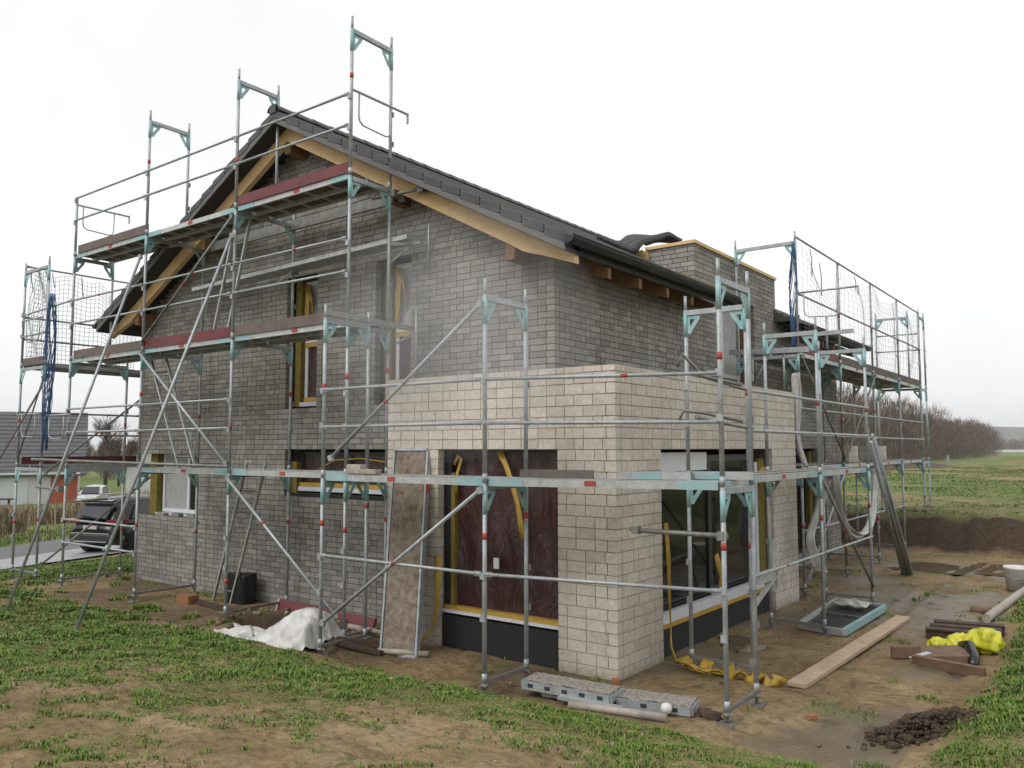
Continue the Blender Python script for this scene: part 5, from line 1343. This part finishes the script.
        wp = MB(); wp.bar((-.01 * Lc, -.05, 1.12 * h), (-.004 * Lc, .35, 1.16 * h), .03, .02); wp.build('rear_wiper', MT['tyre'], t)
    else:
        gl('windscreen', [(.765 * Lc, -.66 * W, .93 * h), (.765 * Lc, .66 * W, .93 * h), (.60 * Lc, .58 * W, 1.33 * h), (.60 * Lc, -.58 * W, 1.33 * h)], t, thick=.06)
        for s in (-1, 1):
            gl('side_window', [(.17 * Lc, s * .95 * W, .95 * h), (.66 * Lc, s * .95 * W, .94 * h), (.56 * Lc, s * .80 * W, 1.32 * h), (.27 * Lc, s * .80 * W, 1.32 * h)], t, thick=.05)
            hl = MB(); hl.obox((.955 * Lc, s * .62 * W, .64 * h), (.16, .32 * W, .12)); hl.build('headlight', MT['alu'], t, bevel=.02)
        gr_ = MB(); gr_.obox((.985 * Lc, 0, .52 * h), (.06, .9 * W, .16)); gr_.build('grille', MT['frame_dark'], t)
    rw_ = .36 * sc_ if style == 'suv' else .31
    for fx in (.19, .80):
        for s in (-1, 1):
            ar = MB(); ar.tube((fx * Lc, s * (W - .26), rw_), (fx * Lc, s * (W + .004), rw_), rw_ * 1.17, 24); ar.build('wheel_arch', MT['tyre'], t)
            wheel(t, (fx * Lc, s * (W - .10), rw_), s, rw_, .23)
    t.location = loc; t.rotation_euler = (0, 0, math.atan2(heading[1], heading[0]))
    return t
CARX, CARY = -19.38, 3.72
hd = Vector((-.30, .95)); 
car('suv', 'black car parked on the road beyond the left corner of the house', (CARX, CARY, float(hbase(-20.2, 5.6)) + .06), hd, 'car_paint', 4.65, 1.86, 1.63)
car('silver', 'silver small car parked beside the orange-red panel of the white neighbour house', (-57.2, 22.6, gz(-57.2, 22.6)), (.8, -.6), 'car_silver', 4.1, 1.75, 1.5, 'hatch')
car('redcar', 'pale car cut off at the far left, before the white house wall', (-52.5, 9.2, gz(-52, 9)), (-.4, .9), 'car_silver', 4.1, 1.75, 1.45, 'hatch')

# ------------------------------------------------------------------ neighbour houses
def gable_house(label, c, az, Lh, Wd, eave, ridge, oh=.5, details=True, zb=None):
    """local x along the ridge"""
    zb = gz(c[0], c[1]) - .3 if zb is None else zb
    t = thing('neighbour_house', label, 'house', (c[0], c[1], zb)); C0 = Vector((c[0], c[1], zb))
    P_ = lambda x, y, z: (C0.x + x, C0.y + y, C0.z + z)
    w = MB(); a, b = Lh / 2, Wd / 2
    w.hexa([P_(-a, -b, 0), P_(a, -b, 0), P_(a, b, 0), P_(-a, b, 0), P_(-a, -b, eave), P_(a, -b, eave), P_(a, b, eave), P_(-a, b, eave)])
    for s in (-1, 1): w.prism([P_(s * a, -b, eave), P_(s * a, b, eave), P_(s * a, 0, ridge - .1)], (-s * .3, 0, 0))
    wo = w.build('wall', MT['render_white'], t); fix_normals(wo)
    r = MB(); sl = (ridge - eave) / b; n = 16
    for s in (-1, 1):
        for i in range(n):
            y0 = (b + oh) * i / n; y1 = (b + oh) * (i + 1) / n + .04
            r.hexa([P_(-a - oh, s * y0, ridge - sl * y0 - .05), P_(a + oh, s * y0, ridge - sl * y0 - .05), P_(a + oh, s * y1, ridge - sl * y1), P_(-a - oh, s * y1, ridge - sl * y1),
                    P_(-a - oh, s * y0, ridge - sl * y0 + .08), P_(a + oh, s * y0, ridge - sl * y0 + .08), P_(a + oh, s * y1, ridge - sl * y1 + .16), P_(-a - oh, s * y1, ridge - sl * y1 + .16)])
    ro = r.build('roof', MT['roof_grey'], t); fix_normals(ro)
    t.rotation_euler = (0, 0, az); t['h'] = 0; del t['h']
    return t, P_, ro, sl, a, b
c = (-69.9, 17.4)
HAZ = math.atan2(.93, -.42) - math.pi
t, P_, ro, sl, a, b = gable_house('white rendered neighbour house with a long grey tiled roof and a skylight', c, 0, 17.5, 10.5, 2.95, 7.5)
mb = MB(); y = -2.9; zc = 0
mb.hexa([P_(2.4, -3.5, 7.1 - sl * 3.5 + .17), P_(3.5, -3.5, 7.1 - sl * 3.5 + .17), P_(3.5, -2.3, 7.1 - sl * 2.3 + .17), P_(2.4, -2.3, 7.1 - sl * 2.3 + .17), P_(2.4, -3.5, 7.1 - sl * 3.5 + .27), P_(3.5, -3.5, 7.1 - sl * 3.5 + .27), P_(3.5, -2.3, 7.1 - sl * 2.3 + .27), P_(2.4, -2.3, 7.1 - sl * 2.3 + .27)])
sk = mb.build('skylight', MT['frame_dark'], ro)
mb = MB(); mb.hexa([P_(2.52, -3.38, 7.1 - sl * 3.38 + .255), P_(3.38, -3.38, 7.1 - sl * 3.38 + .255), P_(3.38, -2.42, 7.1 - sl * 2.42 + .255), P_(2.52, -2.42, 7.1 - sl * 2.42 + .255), P_(2.52, -3.38, 7.1 - sl * 3.38 + .285), P_(3.38, -3.38, 7.1 - sl * 3.38 + .285), P_(3.38, -2.42, 7.1 - sl * 2.42 + .285), P_(2.52, -2.42, 7.1 - sl * 2.42 + .285)]); mb.build('pane', MT['frame_white'], sk)
mb = MB(); mb.box(*[q for p in ((P_(6.9, 0, 0)[0], P_(8.72, 0, 0)[0]), (P_(0, -b - .06, 0)[1], P_(0, -b, 0)[1]), (P_(0, 0, .2)[2], P_(0, 0, 2.75)[2])) for q in p]); mb.build('cladding_panel', MT['red_panel'], t)
def wbox(x0, x1, z0, z1, nm, mat, out=.05):
    mb = MB(); mb.box(P_(x0, 0, 0)[0], P_(x1, 0, 0)[0], P_(0, -b - out, 0)[1], P_(0, -b - .003, 0)[1], P_(0, 0, z0)[2], P_(0, 0, z1)[2]); return mb.build(nm, MT[mat], t)
wbox(-.2, .9, .3, 2.5, 'door', 'frame_dark'); wbox(-4.4, -2.9, 1.2, 2.4, 'window', 'car_glass'); wbox(3.6, 5.4, .3, 2.4, 'garage_door', 'frame_white'); wbox(-7.5, -6.2, 1.2, 2.4, 'window', 'car_glass')
mb = MB(); mb.box(P_(-8.9, 0, 0)[0], P_(8.9, 0, 0)[0], P_(0, -b - .62, 0)[1], P_(0, -b - .48, 0)[1], P_(0, 0, 2.6)[2], P_(0, 0, 2.74)[2]); mb.build('gutter', MT['frame_white'], t)
mb = MB(); mb.box(P_(-1, 0, 0)[0], P_(-.3, 0, 0)[0], P_(0, .3, 0)[1], P_(0, 1.0, 0)[1], P_(0, 0, 6.4)[2], P_(0, 0, 7.6)[2]); mb.build('chimney', MT['roof_grey'], ro)
t.rotation_euler = (0, 0, R(64))
# second house behind the corner of the shell
t2, P_, ro2, sl2, a2, b2 = gable_house('smaller white house with a steep gable just left of the grey brick corner', (-56.2, 29.8), 0, 9.5, 8.5, 3.4, 7.9)
mb = MB(); mb.box(P_(-a2 - .04, 0, 0)[0], P_(-a2, 0, 0)[0], P_(0, -1.8, 0)[1], P_(0, -.6, 0)[1], P_(0, 0, 3.9)[2], P_(0, 0, 5.2)[2]); mb.build('window', MT['car_glass'], t2)
t2.rotation_euler = (0, 0, R(-38))
# garden pieces in front of the neighbours
mb = MB()
for k in range(14): mb.bar((-58.2 + .22 * k, 29.3 + .5 * k, gz(-57, 30) - .1), (-58.15 + .22 * k, 29.3 + .5 * k, gz(-57, 30) + .95 + .1 * math.sin(k * 3)), .36, .05)
tag(mb.build('reed_fence', MT['dry_stalk']), 'straw-coloured reed fence beyond the silver car', 'fence')
t = thing('garden_table', 'dark garden table with benches in front of the white neighbour wall', 'table', (-57.2, 15.2, gz(-57.2, 15.2)))
mb = MB(); mb.obox((-57.2, 15.2, gz(-57.2, 15.2) + .75), (1., 3.2, .08), (0, 0, R(-25))); mb.build('table_top', MT['bark'], t)
for s in (-1, 1):
    mb = MB(); mb.obox((-57.2 + .4 * s, 15.2 + 1.1 * s, gz(-57.2, 15.2) + .37), (.7, .12, .74), (0, 0, R(-25))); mb.build('leg', MT['bark'], t)
mb = MB(); mb.grid(40, 6, lambda u, v: (-59.5 + .0 * u + 2.2 * v + 1.5 * u, 26.5 + 16 * u, gz(-58, 30) + .02 + .9 * math.sin(v * 3.14) * (.7 + .3 * math.sin(u * 20)))); tag(mb.build('garden_hedge', MT['bark']), 'low brown winter hedge in the neighbours gardens', 'hedge')

# ------------------------------------------------------------------ bare trees
def twig_tree(mb, base, h, r, rr, depth=4, mi=0, spread=.75):
    """trunk and recursively forking bare limbs, thin triangular tubes"""
    def rec(p, d, ln, rad, lv):
        q = p + d * ln
        mid = p + d * ln * .5 + Vector((rr.uniform(-1, 1), rr.uniform(-1, 1), 0)) * ln * .06
        mb.path([p, mid, q], rad, 4 if lv > 1 else 3, rad * .62, mi, cap=False)
        if lv == 0: return
        n = 3 if lv < depth else 4
        for k in range(n):
            nd = (d + Vector((rr.uniform(-1, 1), rr.uniform(-1, 1), rr.uniform(-.25, .7))) * spread).normalized()
            rec(p + (q - p) * rr.uniform(.45, 1.), nd, ln * rr.uniform(.55, .8), rad * .55, lv - 1)
    rec(Vector(base), Vector((rr.uniform(-.08, .08), rr.uniform(-.08, .08), 1)).normalized(), h * .38, r, depth)
def tree(x, y, h, label, seed, grp='bare trees behind the neighbour houses', depth=4):
    rr = random.Random(seed); z = gz(x, y) - .1
    t = thing('bare_tree', label, 'tree', (x, y, z), grp)
    mb = MB(); mb.path([(x, y, z), (x + .05, y, z + h * .2), (x, y + .05, z + h * .4)], h * .022, 7, h * .014); mb.build('trunk', MT['bark'], t)
    mb = MB()
    for k in range(5): twig_tree(mb, (x, y, z + h * (.14 + .07 * k)), h * .78 * (1 - .1 * k), h * .010, rr, depth)
    mb.build('crown', MT['twig'], t)
    return t
tree(-93, 41, 10.5, 'bare tree standing tallest between the grey roof and the scaffold', 1)
tree(-102, 51, 9.5, 'bare tree with a round crown just left of the small white house', 2)
tree(-88, 40, 7.5, 'small bare tree right beside the small white house', 4)
# dense brown scrub and the far wood: single masses of twigs
def scrub(name, pts, n, label, hfun, seed, kindlab, wid=.1, mat='twig'):
    g = np.random.default_rng(seed); V = []; 
    P = np.array(pts); seg = g.integers(0, len(P) - 1, n); f = g.random(n)[:, None]
    base = P[seg] * (1 - f) + P[seg + 1] * f
    return g, base
def twig_mass(name, line, depth_m, n, hA, hB, label, seed, w0, mat):
    """n fine branches filling the volume of a wood: line = front edge, hA..hB tree heights along it"""
    g = np.random.default_rng(seed); A, B = np.array(line[0]), np.array(line[1])
    d = (B - A); ln = np.linalg.norm(d); d = d / ln; nn_ = np.array([-d[1], d[0]])
    if nn_[0] * (A[0] - CAM[0]) + nn_[1] * (A[1] - CAM[1]) < 0: nn_ = -nn_
    # individual crowns
    nt_ = int(ln * depth_m / 26); tx = g.random(nt_) * ln; ty = g.random(nt_) * depth_m
    th = (hA + (hB - hA) * tx / ln) * (.72 + .4 * g.random(nt_)) ; tr = th * (.22 + .12 * g.random(nt_))
    k = g.integers(0, nt_, n)
    u = g.random(n) ** .7; ang = g.random(n) * 2 * np.pi; rad = tr[k] * (.25 + .95 * np.sin(np.pi * np.clip(u * .85 + .12, 0, 1))) * np.sqrt(g.random(n))
    px = A[0] + d[0] * tx[k] + nn_[0] * ty[k] + rad * np.cos(ang); py = A[1] + d[1] * tx[k] + nn_[1] * ty[k] + rad * np.sin(ang)
    pz = hterr(px, py) + th[k] * u
    L_ = th[k] * (.10 + .12 * g.random(n)); out = np.stack([np.cos(ang) * .55, np.sin(ang) * .55, .9 + .4 * g.random(n)], -1); out /= np.linalg.norm(out, axis=1)[:, None]
    out += g.normal(0, .22, out.shape)
    side = np.stack([-out[:, 1] + g.normal(0, .4, n), out[:, 0] + g.normal(0, .4, n), g.normal(0, .4, n)], -1); side /= np.linalg.norm(side, axis=1)[:, None]
    p0 = np.stack([px, py, pz], -1); w = (w0 * (.6 + g.random(n)))[:, None]
    v = np.stack([p0 - side * w, p0 + side * w, p0 + out * L_[:, None]], 1).reshape(-1, 3)
    # trunks
    m = bpy.data.meshes.new(name)
    tb = np.stack([A[0] + d[0] * tx + nn_[0] * ty, A[1] + d[1] * tx + nn_[1] * ty], -1); tz = hterr(tb[:, 0], tb[:, 1]) - .3
    wd = np.array([-d[1] * 0 + _r.x, _r.y]) * .07
    t0 = np.concatenate([tb - wd, tz[:, None]], 1); t1 = np.concatenate([tb + wd, tz[:, None]], 1); t2_ = np.concatenate([tb, (tz + th * .8)[:, None]], 1)
    v = np.concatenate([v, np.stack([t0, t1, t2_], 1).reshape(-1, 3)]); nf = len(v) // 3
    m.vertices.add(len(v)); m.vertices.foreach_set('co', v.reshape(-1).astype(np.float32)); m.loops.add(len(v)); m.loops.foreach_set('vertex_index', np.arange(len(v), dtype=np.int32))
    m.polygons.add(nf); m.polygons.foreach_set('loop_start', (np.arange(nf) * 3).astype(np.int32)); m.polygons.foreach_set('loop_total', np.full(nf, 3, np.int32)); m.update()
    m.materials.append(MT[mat]); o = bpy.data.objects.new(name, m); COL.objects.link(o); return tag(o, label, 'wood', kind='stuff')
MT['twig2'] = leafy('bare_wood', (.08, .05, .036), (.125, .082, .06), (.17, .12, .09))
twig_mass('bare_wood', ((-34., 84.), (-42., 415.)), 44, 250000, 14.5, 11., 'dense bare brown wood beyond the field on the right', 3, .055, 'twig2')
twig_mass('bare_wood', ((-70., 690.), (90., 760.)), 50, 22000, 9, 13, 'pale distant tree line at the right edge of the picture', 5, .16, 'twig2')
twig_mass('bare_wood', ((-108., 30.), (-112., 75.)), 14, 40000, 4.5, 6.5, 'dark brown scrub behind the neighbour houses', 7, .035, 'twig2')
# far hill
mb = MB()
mb.grid(60, 14, lambda u, v: (-1500 + 2300 * u, 1650 + 500 * v, -3 + (30 + 22 * math.sin(u * 5.2 - 1.6) + 8 * math.sin(u * 17)) * math.sin(v * math.pi * .6)))
m_h = simple('distant_woodland_hill', (.09, .085, .07), .95, 0, var=.4, scale=.02); o = mb.build('hills', m_h); tag(o, kind='structure')
# earth mound and white sheet on the field
def mound(u, v):
    x = -20.5 + 13 * u; y = 66 + 7 * v; e = math.sin(math.pi * u) ** .8 * math.sin(math.pi * v) ** .8
    return (x, y, gz(x, y) - .1 + e * (1.75 - .9 * u) * (.8 + .45 * N1(x, y, .9)))
mb = MB(); mb.grid(50, 24, mound); tag(mb.build('earth_mound', MT['rust']), 'long brown mound of dumped earth out on the field', 'earth mound')
mb = MB(); mb.grid(30, 6, lambda u, v: (-13.6 + 4.6 * u, 60.5 + 1.2 * u + .8 * v, gz(-11, 61) + .25 + .15 * math.sin(7 * u))); o = mb.build('tarpaulin', MT['white_sheet']); o.modifiers.new('t', 'SOLIDIFY').thickness = .03; tag(o, 'white tarpaulin strip lying on the field by the earth mound', 'tarpaulin')
mb = MB(); x, y = -21., 150.; mb.box(x - .16, x + .16, y - .16, y + .16, gz(x, y) - .2, gz(x, y) + 1.9); tag(mb.build('concrete_post', MT['concrete']), 'pale upright post at the foot of the far wood', 'post')
mb = MB(); mb.box(-60, 20, 520, 521, gz(-20, 520) + .5, gz(-20, 520) + 1.9); tag(mb.build('boundary_wall', MT['render_white']), 'long whitish low wall far off at the right edge under the distant trees', 'wall')

# ------------------------------------------------------------------ grass
def blades(name, P, h, w, mat, label, seed, cat='grass', lean=.55, kind='stuff'):
    g = np.random.default_rng(seed); n = len(P); ang = g.random(n) * 2 * np.pi
    d = np.stack([np.cos(ang), np.sin(ang), np.zeros(n)], -1); s_ = np.stack([-np.sin(ang), np.cos(ang), np.zeros(n)], -1)
    ln = (lean * (.3 + g.random(n)) * h)[:, None]; w = w[:, None]; hh = h[:, None]; upv = np.array([[0, 0, 1.]])
    a = P - s_ * w; b = P + s_ * w; c1 = P + d * ln * .35 + upv * hh * .62
    c_ = c1 + s_ * w * .75; e = c1 - s_ * w * .75; tp = P + d * ln + upv * hh * (.9 - .25 * g.random(n))[:, None]
    v = np.stack([a, b, c_, e, tp], 1).reshape(-1, 3)
    i0 = (np.arange(n) * 5)[:, None]
    loops = (i0 + np.array([[0, 1, 2, 3, 3, 2, 4]])).reshape(-1)
    m = bpy.data.meshes.new(name); m.vertices.add(len(v)); m.vertices.foreach_set('co', v.reshape(-1).astype(np.float32))
    m.loops.add(len(loops)); m.loops.foreach_set('vertex_index', loops.astype(np.int32)); m.polygons.add(2 * n)
    st = np.stack([np.arange(n) * 7, np.arange(n) * 7 + 4], -1).reshape(-1); tt = np.tile([4, 3], n)
    m.polygons.foreach_set('loop_start', st.astype(np.int32)); m.polygons.foreach_set('loop_total', tt.astype(np.int32)); m.update()
    m.materials.append(MT[mat]); o = bpy.data.objects.new(name, m); COL.objects.link(o); return tag(o, label, cat, kind=kind)
def scatter(n, x0, x1, y0, y1, g, pw=1.0, dens=None):
    x = x0 + (x1 - x0) * g.random(n); y = y0 + (y1 - y0) * g.random(n); c = cover(x, y) if dens is None else dens(x, y)
    k = g.random(n) < c ** pw; return x[k], y[k]
g = np.random.default_rng(5)
def in_view(x, y, mrg=.22):
    rx = x - CAM[0]; ry = y - CAM[1]; dep = rx * _f.x + ry * _f.y; lat = rx * _r.x + ry * _r.y
    return (dep > 2.2) & (np.abs(lat) < dep * (.625 + mrg) + 1.2)
x, y = scatter(1900000, -17, 8, -8.5, 10, g, 1.2)
k = in_view(x, y) & ((y < -.2) | (x > 2.6) | (x < -10.5) | (g.random(len(x)) < .3)); x, y = x[k], y[k]
dist = np.hypot(x - CAM[0], y - CAM[1]); keep = g.random(len(x)) < np.clip(9.5 / dist, .25, 1) * .70; x, y, dist = x[keep], y[keep], dist[keep]
cl = N2.fbm(x, y, 3.1, 2); h = (.016 + .042 * np.clip((cl - .35) * 2.2, 0, 1) * (.5 + g.random(len(x)))) * np.clip(dist / 8, .9, 1.6)
w = (.0026 + .0035 * g.random(len(x))) * np.clip(dist / 6, 1, 2.6)
blades('grass', np.stack([x, y, hterr(x, y) - .006], -1), h, w, 'grass', 'short patchy grass on the trodden ground in the foreground', 8, lean=.9)
x, y = scatter(300000, -14, 40, 15.2, 75, g, 1., lambda x, y: np.clip(cover(x, y) * 24 / np.hypot(x - 4.5, y + 8), 0, 1)); k = in_view(x, y); x, y = x[k], y[k]
h = .03 + .10 * g.random(len(x)) * np.clip(N1.fbm(x, y, .4, 3) * 1.8 - .4, .1, 1.2); dist = np.hypot(x - CAM[0], y - CAM[1])
blades('field_grass', np.stack([x, y, hterr(x, y) - .02], -1), h, .006 + .0006 * dist, 'field_grass', 'rough green grass on the field beyond the earth bank', 9)
x, y = scatter(500000, -15, 8, -8.5, 8, g, 1., lambda x, y: .42 * sstep(.55, .66, N3.fbm(x + 7, y, 2.1, 3)) * (pit_sd(x, y) > .15) + .25 * (cover(x, y) > .3) * (N2(x, y, 5.) > .72)); k = in_view(x, y); x, y = x[k], y[k]
k = g.random(len(x)) < np.clip(7 / np.hypot(x - CAM[0], y - CAM[1]), .15, 1) * .42; x, y = x[k], y[k]
MT['dead_grass'] = leafy('dead_grass', (.035, .025, .016), (.12, .09, .05), (.26, .21, .12))
blades('dead_grass', np.stack([x, y, hterr(x, y) - .004], -1), .012 + .04 * g.random(len(x)) ** 2, .0025 + .0035 * g.random(len(x)), 'dead_grass', 'dead stalks and withered tufts between the green grass', 18, lean=1.8)
def drystrip(x, y): n_ = x * RN.x + y * RN.y; return sstep(-25.2, -26., n_) * (1 - sstep(-31, -33, n_)) * sstep(.3, .5, N1.fbm(x, y, .5, 2))
x, y = scatter(300000, -60, -18, -12, 30, g, 1., drystrip); k = in_view(x, y); x, y = x[k], y[k]
blades('dry_grass', np.stack([x, y, hterr(x, y) - .02], -1), (.6 + 1.0 * g.random(len(x))) * (.5 + .8 * N2.fbm(x, y, .4, 2)), .012 + .014 * g.random(len(x)), 'dry_stalk', 'tall dry grass along the far side of the road', 10, lean=.35)
def verge(x, y): n_ = x * RN.x + y * RN.y; return sstep(-21.2, -21.6, n_) * (1 - sstep(-24.5, -26, n_))
x, y = scatter(90000, -50, -14, -10, 30, g, 1., verge); k = in_view(x, y); x, y = x[k], y[k]
blades('verge_grass', np.stack([x, y, hterr(x, y) - .01], -1), .1 + .15 * g.random(len(x)), .012 + .01 * g.random(len(x)), 'field_grass', 'green verge between the road and the tall dry grass', 12)
# ------------------------------------------------------------------ damp air over the whole site, and added mist standing in for a pale breath veil near the lens
mb = MB(); mb.box(-2750, 2750, -2750, 2750, -16, 80); o = mb.build('haze', [])
m = bpy.data.materials.new('damp_air'); m.use_nodes = True; nt = m.node_tree; nt.nodes.clear()
out = nt.nodes.new('ShaderNodeOutputMaterial'); pv = nt.nodes.new('ShaderNodeVolumePrincipled')
pv.inputs['Color'].default_value = (.93, .94, .95, 1); pv.inputs['Density'].default_value = .00032
nt.links.new(pv.outputs[0], out.inputs['Volume']); o.data.materials.append(m); tag(o, kind='stuff')
for i, (k, den) in enumerate(((1., .09), (.66, .13))):
    mb = MB(); mb.grid(33, 17, lambda u, v: (-.72 + 1.7 * k * math.sin(math.pi * v) * math.cos(2 * math.pi * u), -2.0 + .75 * k * math.sin(math.pi * v) * math.sin(2 * math.pi * u), 3.62 + 1.25 * k * math.cos(math.pi * v))); o = mb.build('mist', []); fix_normals(o)
    m = bpy.data.materials.new('lens_breath_veil'); m.use_nodes = True; nt = m.node_tree; nt.nodes.clear()
    out = nt.nodes.new('ShaderNodeOutputMaterial'); pv = nt.nodes.new('ShaderNodeVolumePrincipled'); pv.inputs['Color'].default_value = (.96, .96, .96, 1); pv.inputs['Density'].default_value = den
    nt.links.new(pv.outputs[0], out.inputs['Volume']); o.data.materials.append(m); tag(o, 'pale breath veil near the lens, added as thin mist before the house corner', 'mist', 'breath veil near the lens', 'stuff')
